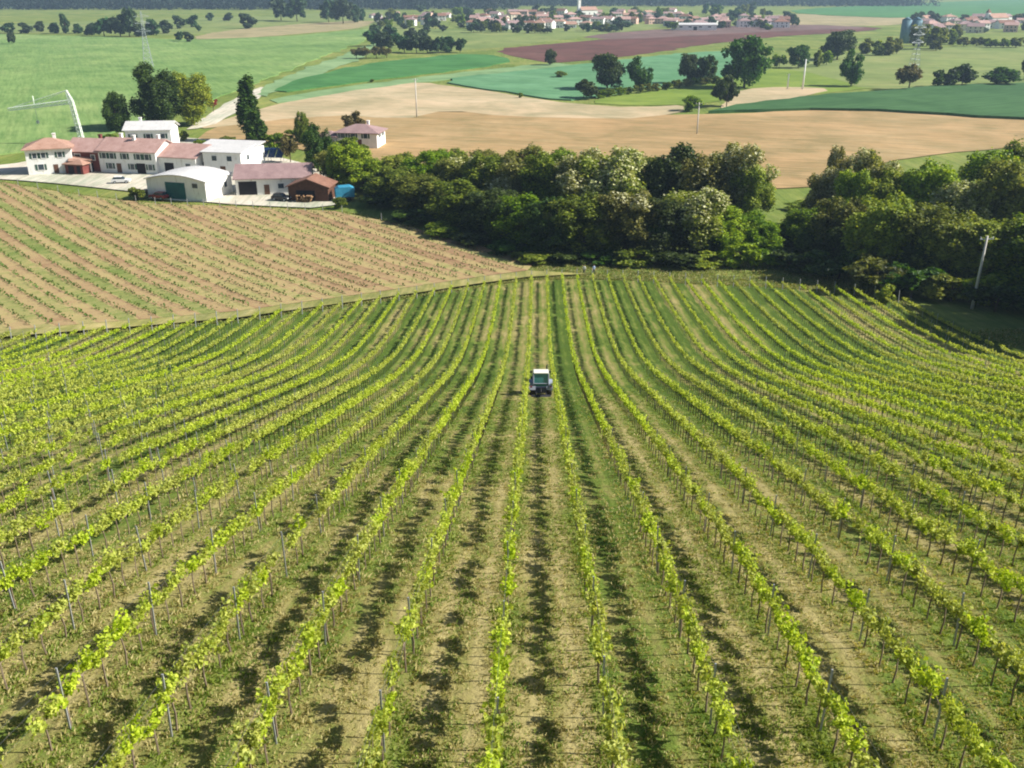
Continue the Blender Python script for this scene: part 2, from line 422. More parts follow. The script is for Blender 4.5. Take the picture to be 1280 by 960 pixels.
fm = field_mat
F_green = fm('spring_wheat', (0.18, 0.32, 0.10), (0.25, 0.40, 0.135), (0.35, 0.47, 0.18), 0.01, 0.12, R(-25), 0.18, (0.12, 0.27, 0.08), 22)
F_teal = fm('young_barley', (0.13, 0.33, 0.17), (0.20, 0.41, 0.23), None, 0.008, 0.1, R(-60), 0.4, (0.09, 0.2, 0.11), 24)
F_lteal = fm('pale_barley', (0.24, 0.40, 0.20), (0.33, 0.48, 0.25), None, 0.01, 0.1, R(-60))
F_dgreen = fm('deep_green_crop', (0.055, 0.15, 0.055), (0.085, 0.20, 0.075), None, 0.01, 0.15, R(60), 0.5, (0.04, 0.11, 0.04), 18)
F_strip = fm('green_strip_crop', (0.075, 0.24, 0.075), (0.11, 0.30, 0.095), None, 0.01, 0.1, R(-70))
F_tan = fm('cut_hay', (0.45, 0.30, 0.15), (0.53, 0.37, 0.195), (0.62, 0.45, 0.26), 0.012, 0.25, R(-75), 0.35, (0.36, 0.22, 0.10), 9)
F_pale = fm('pale_stubble', (0.56, 0.44, 0.28), (0.66, 0.53, 0.36), (0.72, 0.60, 0.43), 0.012, 0.25, R(-75), 0.3, (0.5, 0.38, 0.24), 9)
F_plough = fm('ploughed_earth', (0.135, 0.062, 0.058), (0.185, 0.085, 0.078), (0.23, 0.125, 0.11), 0.006, 0.1, R(70))
F_purple = fm('fallow_earth', (0.20, 0.125, 0.13), (0.27, 0.18, 0.175), None, 0.006, 0.1, R(70))
F_yel = fm('yellow_green_meadow', (0.17, 0.27, 0.05), (0.24, 0.345, 0.06), (0.32, 0.40, 0.09), 0.015, 0.2, R(80))
F_lgreen = fm('light_meadow', (0.20, 0.28, 0.09), (0.28, 0.35, 0.12), (0.36, 0.38, 0.16), 0.012, 0.15, R(85), 0.5, (0.14, 0.24, 0.06), 16)
F_straw = fm('straw_field', (0.42, 0.36, 0.20), (0.52, 0.44, 0.27), None, 0.006, 0.08, R(80))
F_gravel = fm('pale_gravel', (0.60, 0.55, 0.47), (0.80, 0.75, 0.67), (0.92, 0.88, 0.80), 0.09, 0.6, 0)
F_wood = None
F_verge = fm('dry_verge', (0.22, 0.26, 0.07), (0.40, 0.38, 0.14), (0.58, 0.50, 0.25), 0.2, 1.2, 0)

# far to near
field('far_meadow', 'pale far meadow in front of the wood', [(-60, 33), (160, 25), (330, 20), (480, 12), (480, 34), (420, 38), (200, 44), (-60, 40)], F_lgreen, 0, 0)
field('straw_field', 'pale straw strip behind the wheat', [(240, 44), (330, 33), (470, 24), (462, 34), (360, 44), (250, 51)], F_straw)
field('right_far_meadow', 'far light green field at the upper right', [(985, 12), (1150, 4), (1400, -6), (1400, 14), (1150, 24), (1000, 18)], F_strip, 0.3)
field('right_straw_field', 'pale straw field beyond the ploughed land', [(960, 17), (1120, 20), (1165, 25), (1140, 31), (1000, 34), (955, 27)], F_straw)
field('wheat_field', 'wide light green wheat field at the left', [(-180, 60), (0, 43), (250, 50), (370, 45), (462, 36), (455, 52), (400, 72), (330, 101), (240, 135), (160, 160), (90, 185), (-20, 196), (-260, 215)], F_green, 0.35, 0)
field('meadow_by_grove', 'pale meadow between the grove and the ploughed field', [(462, 52), (520, 66), (600, 62), (700, 50), (860, 30), (720, 30), (600, 40), (470, 30)], F_lgreen, 0)
field('ploughed_field', 'reddish brown ploughed field below the village', [(610, 62), (700, 54), (800, 46), (900, 38), (990, 32), (1110, 34), (1080, 40), (960, 46), (880, 56), (820, 66), (735, 76), (690, 79), (655, 74)], F_plough, 0, 1)
field('fallow_field', 'mauve fallow strip at the edge of the village', [(720, 46), (800, 38), (900, 33), (1000, 30), (1110, 35), (990, 38), (880, 44), (770, 50)], F_purple, 0, 1)
field('green_strip', 'narrow green crop strip beside the barley', [(335, 119), (365, 102), (440, 83), (520, 73), (598, 67), (650, 75), (590, 86), (500, 97), (420, 107)], F_strip, 0.3)
field('pale_strip', 'pale green strip above the stubble', [(335, 124), (420, 111), (500, 100), (600, 88), (690, 79), (720, 82), (640, 91), (545, 101), (430, 115), (345, 131)], F_lteal, 0.1)
field('barley_field', 'blue green barley field behind the stubble', [(540, 101), (640, 91), (720, 82), (820, 70), (930, 62), (930, 90), (830, 108), (740, 123), (700, 127), (640, 117)], F_teal, 0.4)
field('yellow_meadow', 'yellow green meadow under the big trees', [(715, 129), (800, 116), (880, 104), (930, 80), (1040, 66), (1130, 80), (1130, 105), (1010, 120), (900, 126), (830, 134)], F_yel, 0)
field('striped_meadow', 'light striped meadow at the right', [(940, 78), (1060, 66), (1400, 48), (1400, 104), (1200, 110), (1090, 113), (1040, 98), (1000, 90)], F_lgreen, 0)
field('hay_patch', 'small pale cut patch by the two white poles', [(925, 112), (985, 108), (1050, 112), (1000, 122), (935, 134), (890, 140)], F_pale, 0)
field('tan_field', 'wide orange tan cut hay field behind the trees', [(225, 172), (330, 148), (440, 142), (560, 140), (700, 143), (860, 145), (1012, 138), (1100, 139), (1200, 143), (1330, 153), (1330, 178), (1190, 192), (1100, 203), (1040, 234), (960, 237), (800, 240), (600, 232), (470, 215), (395, 192), (330, 178)], F_tan, 0, 1)
field('stubble_field', 'pale cream stubble on the upper tan field', [(232, 164), (290, 146), (390, 121), (470, 108), (520, 102), (580, 110), (650, 121), (720, 131), (800, 136), (860, 131), (850, 143), (760, 150), (640, 146), (560, 138), (490, 150), (420, 143), (330, 152)], F_pale, 0, 1)
field('deep_green_field', 'raised dark green crop field at the right', [(885, 142), (940, 132), (1000, 124), (1115, 115), (1183, 109), (1400, 102), (1400, 160), (1280, 151), (1184, 145), (1098, 140), (1012, 138.5)], F_dgreen, 0.9, 0)
field('farm_track', 'pale gravel track past the wheat field', [(232, 158), (262, 143), (285, 128), (308, 116), (330, 108), (338, 112), (318, 124), (300, 138), (270, 152), (240, 164)], F_gravel, 0, 1)
field('grass_track', 'pale green grass track between wheat and barley', [(318, 118), (345, 100), (400, 80), (452, 60), (472, 52), (486, 56), (456, 72), (400, 92), (360, 106), (336, 122)], F_lteal, 0, 1)
field('farm_yard', 'pale gravel yard in front of the farm buildings', [(-60, 226), (0, 224), (90, 232), (190, 243), (260, 255), (380, 262), (425, 258), (447, 247), (400, 212), (330, 190), (250, 172), (150, 178), (70, 196), (0, 208), (-60, 214)], F_gravel, 0, 1)

# lower vineyard with rows running the other way
LOW = [tuple(at(x, y - 12)[:2]) for x, y in EDGE[:9]]
POLY = [tuple(at(*q, 0.0)[:2]) for q in ((-90, 222), (0, 229), (95, 245), (190, 256), (300, 260), (420, 266), (500, 282), (600, 310), (668, 333))] + LOW[::-1] + [(-150, 100)]
field('brown_vineyard_ground', 'brown and green striped earth of the lower vineyard', POLY, M['brown'], 0.05, 0, world=True, drape=True)
field('headland_path', 'dry grass path between the two vineyards', [tuple(at(x, y - 11)[:2]) for x, y in EDGE[:9]] + [tuple(at(735, 345)[:2])] + [tuple(at(x, y - 3)[:2]) for x, y in EDGE[:9]][::-1], F_verge, 0.12, 0, world=True, drape=True)

# ------------------------------------------------------------------ leaves, vines
def unit(a): return a / np.maximum(np.linalg.norm(a, axis=-1, keepdims=True), 1e-9)
def leaf_quads(C, N, S, aspect=0.75):
    """Four-cornered leaves at C facing N with size S."""
    n = len(C); r = unit(rng.normal(size=(n, 3)))
    U = unit(np.cross(N, r)); W = np.cross(N, U)
    S = np.broadcast_to(np.asarray(S), (n,))[:, None]
    fold = N * S * 0.15
    V = np.stack([C - U * S * .55, C - W * S * .5 * aspect + fold, C + U * S * .55, C + W * S * .5 * aspect + fold], 1)
    return V.reshape(-1, 3), np.arange(4 * n).reshape(n, 4)

def vine_points(nsh=8, nl=9, size=0.15, hgt=1.55, sp=0.055):
    C = []
    for _ in range(nsh):
        y0 = rng.uniform(-0.42, 0.42); x0 = rng.normal(0, 0.035); top = hgt * rng.uniform(0.84, 1.08)
        lean = rng.normal(0, 0.10, 2)
        t = rng.uniform(0.0, 1, nl); z = 0.97 + (top - 0.97) * t
        C.append(np.stack([x0 + lean[0] * t + rng.normal(0, sp, nl), y0 + lean[1] * t + rng.normal(0, 0.07, nl), z], 1))
    C = np.concatenate(C); n = len(C)
    N = unit(rng.normal(size=(n, 3)) + np.array([0.55, 0, 0.75])); S = size * rng.uniform(0.7, 1.35, n)
    return C, N, S

def vine_mesh():
    C, N, S = vine_points(random.randint(11, 14), 18, 0.098, random.uniform(1.22, 1.44))
    V, Q = leaf_quads(C, N, S, 0.9)
    b = MB(); dx = random.uniform(-.05, .05)
    b.tube([(0, 0, -0.1), (dx, .03, .45), (0, 0, .96)], [.03, .024, .02], 5)
    b.tube([(0, 0, .94), (0, .22, 1.0), (.02, .43, .98)], [.022, .018, .012], 4)
    b.tube([(0, 0, .94), (0, -.22, 1.0), (-.02, -.43, .98)], [.022, .018, .012], 4)
    for _ in range(4):
        y = random.uniform(-.4, .4); b.tube([(0, y, .98), (random.uniform(-.06, .06), y + random.uniform(-.1, .1), 1.4)], [.008, .004], 3)
    Vb = np.array(b.v); nb = len(Vb)
    quads = [f for f in b.f if len(f) == 4]; others = {}
    for f in b.f:
        if len(f) != 4: others.setdefault(len(f), []).append(f)
    blocks = [Q + nb, np.array(quads)] + [np.array(v) for v in others.values()]
    mi = np.concatenate([np.full(len(Q), 1)] + [np.zeros(len(x)) for x in blocks[1:]])
    return np_mesh('vine', np.concatenate([Vb, V]), blocks, [M['vinebark'], M['vine']], mi)

VINES = [vine_mesh() for _ in range(14)]
pb = MB(); pb.box(-.02, .02, -.017, .017, -.15, 1.75); POST = pb.mesh('post', M['post'])
pb = MB(); pb.tube([(0, 0, -.15), (0, 0, 1.9)], .06, 6); ENDPOST = pb.mesh('end_post', M['post'])

rows = []
for k in range(-32, 27):
    x_at = lambda y: X_ROW + k * SROW + y * TANA
    # where the row enters the view, and the field edge where it ends
    y1 = row_end(x_at(120))
    for _ in range(4): y1 = row_end(x_at(y1))
    y1 -= 0.8
    ent = [y for y in np.arange(4, y1, 1.0) if abs(x_at(y)) < 0.56 * (y * CP - (hg(y) + 1.5 - CAMZ) * SP) + 7 and y > 8]
    if not ent or y1 - ent[0] < 4: continue
    rows.append((k, ent[0], y1))
for k, y0, y1 in rows:
    x_at = lambda y: X_ROW + k * SROW + y * TANA
    side = 'left' if k <= 0 else 'right'; nth = 1 - k if k <= 0 else k
    lab = f'bright green vine row on the slope, {ordinal(nth)} to the {side} of the tractor'
    base = Vector((x_at(y0), y0, float(hg(y0)) + 0.06))
    root = thing('vine_row', lab, 'vine row', base, 0, 'vine rows of the hillside vineyard')
    y = y0 + random.uniform(0, .5); fc, fn, fs = [], [], []
    tb = MB(); vigor = random.uniform(0.8, 1.15)
    while y < y1:
        x = x_at(y); z = float(hg(y)) + 0.06
        gap = random.random() < 0.035 + 0.04 * math.sin(y * 0.31 + k * 2.1) + 0.03 * math.sin(y * 0.9 + k)
        px, py = proj((x, y, z + 1))
        if not gap:
            if y < 46 and -40 < px < 1320 and py < 1010:
                o = link(bpy.data.objects.new('vine', random.choice(VINES)), root)
                o.location = (x - base.x + random.uniform(-.04, .04), y - base.y, z - base.z)
                s = random.uniform(.85, 1.12) * (0.9 + 0.1 * vigor); o.scale = (s * random.uniform(.85, 1.15), 1.0, s); o.rotation_euler.z = random.choice((0, math.pi)) + random.uniform(-.1, .1) - A_ROW
            else:
                far = y > 85
                C, N, S = vine_points(9 if far else 12, 8 if far else 12, 0.155 if far else 0.122, random.uniform(1.2, 1.42) * (0.92 + 0.08 * vigor))
                fc.append(C + np.array([x - base.x, y - base.y, z - base.z])); fn.append(N); fs.append(S)
                tb.tube([(x - base.x, y - base.y, z - base.z - .1), (x - base.x, y - base.y, z - base.z + 1.0)], .032, 3, 0, False)
        y += 0.92 + random.uniform(-.05, .05)
    if fc:
        V, Q = leaf_quads(np.concatenate(fc), np.concatenate(fn), np.concatenate(fs), 0.9)
        Vb = np.array(tb.v); Qb = np.array(tb.f)
        me = np_mesh('far_vines', np.concatenate([V, Vb]), np.concatenate([Q, Qb + len(V)]), [M['vine'], M['vinebark']], np.concatenate([np.zeros(len(Q)), np.ones(len(Qb))]))
        link(bpy.data.objects.new('far_vines', me), root)['kind'] = 'stuff'
    yy = y0 + 1.0 + (k * 1.7) % 2.0
    ypost = []
    while yy < y1 - 2: ypost.append(yy); yy += 4.6
    for i, yy in enumerate(ypost):
        o = link(bpy.data.objects.new('post', POST), root)
        o.location = (x_at(yy) - base.x, yy - base.y, float(hg(yy)) + .06 - base.z); o.rotation_euler = (random.uniform(-.03, .03), random.uniform(-.04, .04), 0)
    o = link(bpy.data.objects.new('end_post', ENDPOST), root)
    o.location = (x_at(y1) - base.x, y1 - base.y, float(hg(y1)) + .06 - base.z); o.rotation_euler = (R(-8), 0, 0)
    if abs(k) <= 12:
        for zh in (0.97, 1.3, 1.6):
            wb = MB(); pts = [(x_at(q) - base.x, q - base.y, float(hg(q)) + .06 + zh - base.z) for q in np.arange(y0, min(y1, 60), 4.0)]
            if len(pts) > 1:
                wb.tube(pts, .0025, 3, 0, False); wb.build('wire', M['wire'], root)

# ------------------------------------------------------------------ grass on the alleys
def grass():
    n = 330000
    y = 9 + 90 * rng.random(n) ** 1.5
    z = hg(y); depth = y * CP - (z - CAMZ) * SP
    x = (rng.random(n) * 2 - 1) * (0.57 * depth + 3)
    ok = (y < np.interp(x, BX, BY) + 1.5) & (x > -74) & (x < 71); x, y, z = x[ok], y[ok], z[ok]; n = len(x)
    u = (x - y * TANA - X_ROW) / SROW; c = np.abs(u - np.floor(u) - .5)
    ph = np.sin(np.floor(u) * 12.9898) * 43758.5453; ph -= np.floor(ph)
    patch = np.sin(x * .55 + 1.3 * np.sin(y * .31)) * np.sin(y * .43 + 1.1 * np.sin(x * .37)) + 0.6 * np.sin(x * 1.9 + y * 1.3) * np.sin(y * 1.7 - x * .8)
    dense = 0.62 + 0.3 * patch + 0.45 * (c > .38) - 0.35 * (np.abs(c - .21) < .07) - 0.25 * (ph - .5)
    dense = dense * np.clip(1.25 - (y - 9) / 62, 0, 1)
    keep = rng.random(n) < dense
    x, y, z, c, patch, ph = x[keep], y[keep], z[keep], c[keep], patch[keep], ph[keep]
    m = len(x); nb = 4; big = rng.uniform(.6, 1.5, m) * np.where(c > .4, 1.25, .9) * (1 + y / 90)
    bx = np.repeat(x, nb) + rng.normal(0, .06, m * nb); by = np.repeat(y, nb) + rng.normal(0, .06, m * nb); bz = hg(by) + 0.05
    L = np.repeat(big, nb) * rng.uniform(.03, .085, m * nb); Wd = rng.uniform(.007, .016, m * nb) * np.repeat(1 + y / 45, nb)
    a = rng.uniform(0, 2 * np.pi, m * nb); d = np.stack([np.cos(a), np.sin(a), np.zeros_like(a)], 1); s = np.stack([-np.sin(a), np.cos(a), np.zeros_like(a)], 1)
    B = np.stack([bx, by, bz], 1); up = np.array([0, 0, 1.0])
    lean = rng.uniform(.25, 1.3, m * nb)[:, None]
    Mi = B + up * (L * .6)[:, None] + d * (L[:, None] * lean * .3); T = B + up * (L * .85)[:, None] + d * (L[:, None] * lean)
    V = np.stack([B - s * Wd[:, None], B + s * Wd[:, None], Mi + s * Wd[:, None] * .8, T], 1).reshape(-1, 3)
    Q = np.arange(len(V)).reshape(-1, 4)
    dry = rng.random(m) < np.clip(0.42 - 0.35 * patch + 0.5 * (ph - .5) - .3 * (c > .4) + 0.25 * (y < 40) - .12 * (y > 55), .05, .9)
    me = np_mesh('grass', V, Q, [M['grassgreen'], M['grassdry']], np.repeat(dry.astype(int), nb))
    tag(link(bpy.data.objects.new('grass', me)), 'short green and dry grass between the vine rows', 'grass', kind='stuff')
grass()
def rough_grass():
    n = 60000
    x = rng.uniform(-75, 95, n); y = np.interp(x, BX, BY) + 0.3 + 22 * rng.random(n) ** 1.6
    g = np.sin(x * .5 + np.sin(y * .6)) * np.sin(y * .7 + x * .2)
    ok = rng.random(n) < np.where(x > -2, .55, .30 * (y < np.interp(x, BX, BY) + 3.5)) * (1 + .6 * g)
    q = rng.integers(0, 9, 5000); t = rng.random(5000); pa = np.array(POLY[:9] + [POLY[8]])
    e = pa[q] * (1 - t[:, None]) + pa[q + 1] * t[:, None] + rng.normal(0, .9, (5000, 2))
    x = np.concatenate([x[ok], e[:, 0]]); y = np.concatenate([y[ok], e[:, 1]])
    nb = 4; m = len(x) * nb
    bx = np.repeat(x, nb) + rng.normal(0, .16, m); by = np.repeat(y, nb) + rng.normal(0, .16, m)
    a = rng.uniform(0, 2 * np.pi, m); d = np.stack([np.cos(a), np.sin(a), 0 * a], 1); s = np.stack([-np.sin(a), np.cos(a), 0 * a], 1)
    L = rng.uniform(.12, .38, m)[:, None]; Wd = rng.uniform(.03, .07, m)[:, None]; up = np.array([0, 0, 1.0])
    B = np.stack([bx, by, hg(by) + .02], 1)
    V = np.stack([B - s * Wd, B + s * Wd, B + up * L * .6 + d * L * .3 + s * Wd * .7, B + up * L * .8 + d * L * .8], 1).reshape(-1, 3)
    me = np_mesh('rough_grass', V, np.arange(len(V)).reshape(-1, 4), [M['grassgreen'], M['grassdry']], (rng.random(m) < .3).astype(int))
    tag(link(bpy.data.objects.new('rough_grass', me)), 'rough uncut grass along the edges of the vineyards', 'grass', kind='stuff')
rough_grass()

# ------------------------------------------------------------------ lower vineyard rows
dB = np.array([math.sin(B_ANG), -math.cos(B_ANG)]); nB = np.array([math.cos(B_ANG), math.sin(B_ANG)])
def clip_row(u):
    hits = []
    for (ax, ay), (bx, by) in zip(POLY, POLY[1:] + POLY[:1]):
        ua, ub = ax * nB[0] + ay * nB[1], bx * nB[0] + by * nB[1]
        if (ua - u) * (ub - u) < 0:
            t = (u - ua) / (ub - ua); p = np.array([ax + (bx - ax) * t, ay + (by - ay) * t]); hits.append(p @ dB)
    return (min(hits), max(hits)) if len(hits) >= 2 else None
nr = 0
for i in range(4, 46):
    u = 2.4 * i
    h = clip_row(u)
    if not h or h[1] - h[0] < 6: continue
    s0, s1 = h[0] + 2.0, h[1] - 1.2
    P = lambda s: nB * u + dB * s
    ss = [s for s in np.arange(s0, s1, 0.95) if abs(P(s)[0]) < 0.56 * (P(s)[1] * CP + (CAMZ) * SP) + 10]
    if len(ss) < 6: continue
    nr += 1
    b0 = P(ss[0]); base = (b0[0], b0[1], float(hg(b0[1])))
    root = thing('vine_row', f'low young vine row on brown earth, {ordinal(nr)} from the left end of the lower vineyard', 'vine row', base, 0, 'young vine rows of the lower vineyard')
    C, N, S = [], [], []
    for s in ss:
        if random.random() < .15 + .15 * math.sin(s * .2 + i): continue
        q = P(s); m = 8
        hh = random.uniform(.5, .95)
        C.append(np.stack([q[0] - base[0] + rng.normal(0, .13, m), q[1] - base[1] + rng.normal(0, .13, m), hg(q[1]) - base[2] + .15 + hh * rng.random(m)], 1))
        N.append(unit(rng.normal(size=(m, 3)))); S.append(rng.uniform(.18, .36, m))
    V, Q = leaf_quads(np.concatenate(C), np.concatenate(N), np.concatenate(S), .9)
    link(bpy.data.objects.new('foliage', np_mesh('foliage', V, Q, [M['youngvine']])), root)
    for s in (ss[0] - .6,):
        q = P(s); o = link(bpy.data.objects.new('end_post', ENDPOST), root); o.location = (q[0] - base[0], q[1] - base[1], float(hg(q[1])) - base[2])
    o = None

# ------------------------------------------------------------------ trees
def crown_mesh(name, seed, w, h, base, nl, size, nlobe, mats, shape='round', bloom=0.0):
    """Leaves on the shells of many uneven lobes spread through the crown; limbs run into the lobes."""
    rs = np.random.default_rng(seed); lobes = []
    while len(lobes) < nlobe:
        p = rs.uniform(-1, 1, 3)
        if (np.abs(p) ** 2.7).sum() > 1: continue
        t = (p[2] + 1) / 2
        prof = {'round': 1.0, 'cone': 1.15 - .75 * t, 'column': 1.0 - .45 * abs(t - .4), 'bush': 1.0}[shape]
        r = (0.24 if shape != 'column' else .3) * rs.uniform(.65, 1.35)
        lobes.append((p[0] * prof * .74, p[1] * prof * .74, p[2] * .78, r))
    L = np.array(lobes)
    pick = rs.choice(nlobe, nl, p=L[:, 3] ** 2 / (L[:, 3] ** 2).sum())
    D = unit(rs.normal(size=(nl, 3)) + np.array([0, 0, .25])); rr = L[pick, 3] * rs.uniform(.6, 1.12, nl)
    C = L[pick, :3] + D * rr[:, None] * np.array([1, 1, .9])
    C += .05 * np.sin(C[:, [1, 2, 0]] * 17 + seed) + rs.normal(0, .03, C.shape)
    hc = (h - base) / 2
    C = C * np.array([w / 2, w / 2, hc]) + np.array([0, 0, base + hc])
    C[:, 2] = np.maximum(C[:, 2], .15)
    N = unit(D * .8 + rs.normal(size=(nl, 3)) * .7 + np.array([0, 0, .3]))
    S = size * rs.uniform(.6, 1.4, nl)
    V, Q = leaf_quads(C, N, S, .85)
    mi = np.zeros(nl, int)
    if bloom:
        hot = rs.random(nlobe) < bloom * 1.6; top = L[:, 2] > -.35
        pb = np.where((hot & top)[pick], .55, .06 * (bloom > .3)); pb = pb * (D[:, 2] > -.4)
        mi = (rs.random(nl) < pb).astype(int)
    Lw = L[:, :3] * np.array([w / 2, w / 2, hc]) + np.array([0, 0, base + hc])
    return np_mesh(name, V, Q, mats, mi), Lw

def trunk_mesh(name, seed, h, r, Lw, nlimb=6):
    rs = random.Random(seed); b = MB()
    dx, dy = rs.uniform(-.03, .03) * h, rs.uniform(-.03, .03) * h
    zt = h * .62; b.tube([(0, 0, -.3), (dx * .3, dy * .3, zt * .3), (dx * .7, dy * .7, zt * .65), (dx, dy, zt)], [r * 1.25, r, r * .8, r * .4], 7)
    for i in rs.sample(range(len(Lw)), min(nlimb, len(Lw))):
        e = Vector(Lw[i]); t = rs.uniform(.3, .75); s = Vector((dx * t, dy * t, zt * t))
        if e.z < s.z: e.z = s.z + .3
        b.tube([s, s.lerp(e, .5) + Vector((0, 0, .05 * h)), e], [r * .5, r * .3, r * .1], 5)
    return b.mesh(name, M['bark'], True)

PROTO = {}
def proto(kind, i, w, h, base, nl, size, nlobe, mats, shape='round', bloom=0, r=None):
    seed = abs(hash((kind, i, 3))) % 100000 if False else sum(map(ord, kind)) * 17 + i * 101
    cm, Lw = crown_mesh('crown', seed, w, h, base, nl, size, nlobe, mats, shape, bloom)
    tm = trunk_mesh('trunk', seed, h, r or h * .018, Lw, 7)
    PROTO.setdefault(kind, []).append((cm, tm, w, h))
for i in range(3):
    proto('dark', i, 8, 13, .4, 18000, .31, 40, [M['dark']])
    proto('mid', i, 8, 13, .4, 18000, .31, 40, [M['mid']])
    proto('bright', i, 8, 12, .3, 18000, .31, 40, [M['bright']])
    proto('bloom', i, 8, 14, .8, 18000, .31, 40, [M['olive'], M['blossom']], 'round', .42)
    proto('olive', i, 8, 13, .4, 18000, .31, 40, [M['olive'], M['blossom']], 'round', .1)
    proto('bush', i, 5, 4, .1, 2600, .42, 16, [M['mid']], 'bush')
    proto('darkbush', i, 5, 4, .1, 2600, .42, 16, [M['dark']], 'bush')
    proto('brightbush', i, 5, 4, .1, 2600, .42, 16, [M['bright']], 'bush')
    proto('big', i, 14, 14, .5, 6500, .75, 34, [M['fieldtree']])
    proto('far', i, 10, 12, .1, 1100, 1.5, 18, [M['farleaf']])
    proto('fargreen', i, 10, 12, .1, 1100, 1.5, 18, [M['mid']])
proto('poplar', 0, 4.5, 20, 1.0, 5500, .6, 40, [M['dark']], 'column')
proto('poplar', 1, 6, 14, .6, 5000, .6, 36, [M['dark']], 'cone')
proto('red', 0, 5, 6, 1.6, 1500, .5, 14, [M['redleaf']])
proto('brown', 0, 7, 9, 1.0, 2600, .6, 18, [M['brownleaf']])

TREES = []
def tree(kind, x, y, w, h, label=None, group=None, name=None, var=None, z=None):
    pl = PROTO[kind]; cm, tm, pw, ph = pl[random.randrange(len(pl)) if var is None else var % len(pl)]
    bush = 'bush' in kind
    root = thing(name or ('shrub' if bush else 'tree'), label or '', 'shrub' if bush else 'tree', (x, y, float(hg(y)) if z is None else z), random.uniform(0, 6.28), group)
    root.scale = (w / pw, w / pw, h / ph * .95)
    link(bpy.data.objects.new('crown', cm), root); link(bpy.data.objects.new('trunk', tm), root)
    TREES.append((root, kind)); return root

def tree_px(kind, px, py, top, wpx, label=None, group=None, **kw):
    """A tree whose foot and top were measured on the photograph."""
    p = at(px, py, 0.0); h = max(1.5, top_z(p[1], top)); t = p[1] * CP + CAMZ * SP
    return tree(kind, p[0], p[1] + wpx * t / F * .25, wpx * t / F, h, label, group, **kw)

# --- the tree belt behind the vineyard
belt = []
def bt(kind, px, Y, top, wpx, **kw):
    if px > 960: Y = Y - float(np.interp(px, [960, 1000, 1100, 1200, 1340], [2, 8, 15, 13, 9]))
    X = (px - 640) / F * (Y * CP + (CAMZ - 8) * SP)
    h = top_z(Y, top) - float(hg(Y)); t = Y * CP + (CAMZ - 8) * SP
    belt.append(tree(kind, X, Y, wpx * t / F, h, **kw))
# front line (foot of the belt), left to right
for px, Y, top, wd, kind in [
    (452, 214, 196, 58, 'bright'), (428, 222, 182, 50, 'bright'), (490, 203, 205, 62, 'mid'), (530, 192, 215, 66, 'mid'), (570, 182, 222, 66, 'mid'), (612, 174, 232, 68, 'dark'), (650, 166, 240, 66, 'mid'),
    (690, 160, 245, 66, 'dark'), (735, 158, 236, 72, 'mid'), (780, 158, 226, 70, 'olive'), (825, 157, 240, 66, 'dark'), (868, 158, 218, 70, 'bloom'), (912, 158, 252, 60, 'bright'), (945, 160, 262, 52, 'mid'),
    # second line
    (500, 218, 190, 60, 'bright'), (535, 210, 184, 58, 'mid'), (572, 202, 186, 58, 'olive'), (610, 196, 186, 60, 'mid'), (648, 190, 186, 62, 'olive'), (690, 184, 184, 66, 'mid'), (728, 180, 176, 70, 'bloom'),
    (760, 178, 166, 72, 'bloom'), (808, 184, 186, 64, 'mid'), (845, 182, 174, 66, 'dark'), (880, 178, 178, 60, 'olive'), (912, 180, 162, 66, 'bloom'), (935, 176, 192, 50, 'olive'),
    # third line at the left
    (560, 224, 182, 46, 'mid'), (660, 212, 176, 48, 'olive'), (600, 215, 182, 50, 'olive'), (700, 206, 180, 46, 'mid'),
    # right of the gap
    (1018, 172, 256, 54, 'mid'), (1060, 164, 240, 66, 'mid'), (1105, 158, 236, 74, 'bright'), (1150, 154, 246, 72, 'mid'), (1196, 150, 262, 72, 'bright'), (1240, 146, 268, 76, 'bright'), (1285, 142, 262, 80, 'mid'), (1335, 138, 250, 90, 'dark'),
    (1036, 186, 196, 48, 'bloom'), (1048, 192, 172, 30, 'bloom'), (1088, 186, 176, 56, 'bloom'), (1068, 180, 206, 50, 'bright'), (1118, 180, 206, 60, 'bright'), (1160, 176, 196, 66, 'bright'), (1196, 172, 206, 66, 'bloom'), (1225, 176, 176, 70, 'mid'),
    (1262, 168, 186, 78, 'bright'), (1300, 172, 172, 80, 'dark'), (1345, 160, 190, 80, 'bright'), (1180, 188, 194, 60, 'olive'), (1270, 192, 170, 70, 'mid')]:
    bt(kind, px + random.uniform(-4, 4), Y, top, wd * 1.36, group='trees of the belt behind the vineyard')
for q in list(range(478, 945, 31)) + list(range(1020, 1330, 32)):
    fy = float(np.interp(q, [440, 500, 570, 640, 700, 1000, 1100, 1200, 1320], [216, 198, 178, 163, 155, 157, 154, 148, 141])) + random.uniform(0, 5)
    ft = float(np.interp(q, [440, 500, 600, 700, 900, 1000, 1300], [225, 232, 252, 268, 272, 285, 290])) + random.uniform(-12, 12)
    bt(random.choice(['dark', 'dark', 'mid', 'olive']), q + random.uniform(-6, 6), fy, ft, 44, group='trees of the belt behind the vineyard')
DESC = {'dark': 'dark green dense tree', 'mid': 'mid green leafy tree', 'bright': 'bright yellow green tree', 'bloom': 'tree with cream white blossom', 'olive': 'olive green loose tree'}
kinds = {o: k for o, k in TREES}
for kd, ds in DESC.items():
    seq = sorted([o for o in belt if kinds[o] == kd], key=lambda o: proj(o.location)[0])
    for i, o in enumerate(seq): o['label'] = f'{ds} in the belt behind the vines, {ordinal(i + 1)} such from the left'
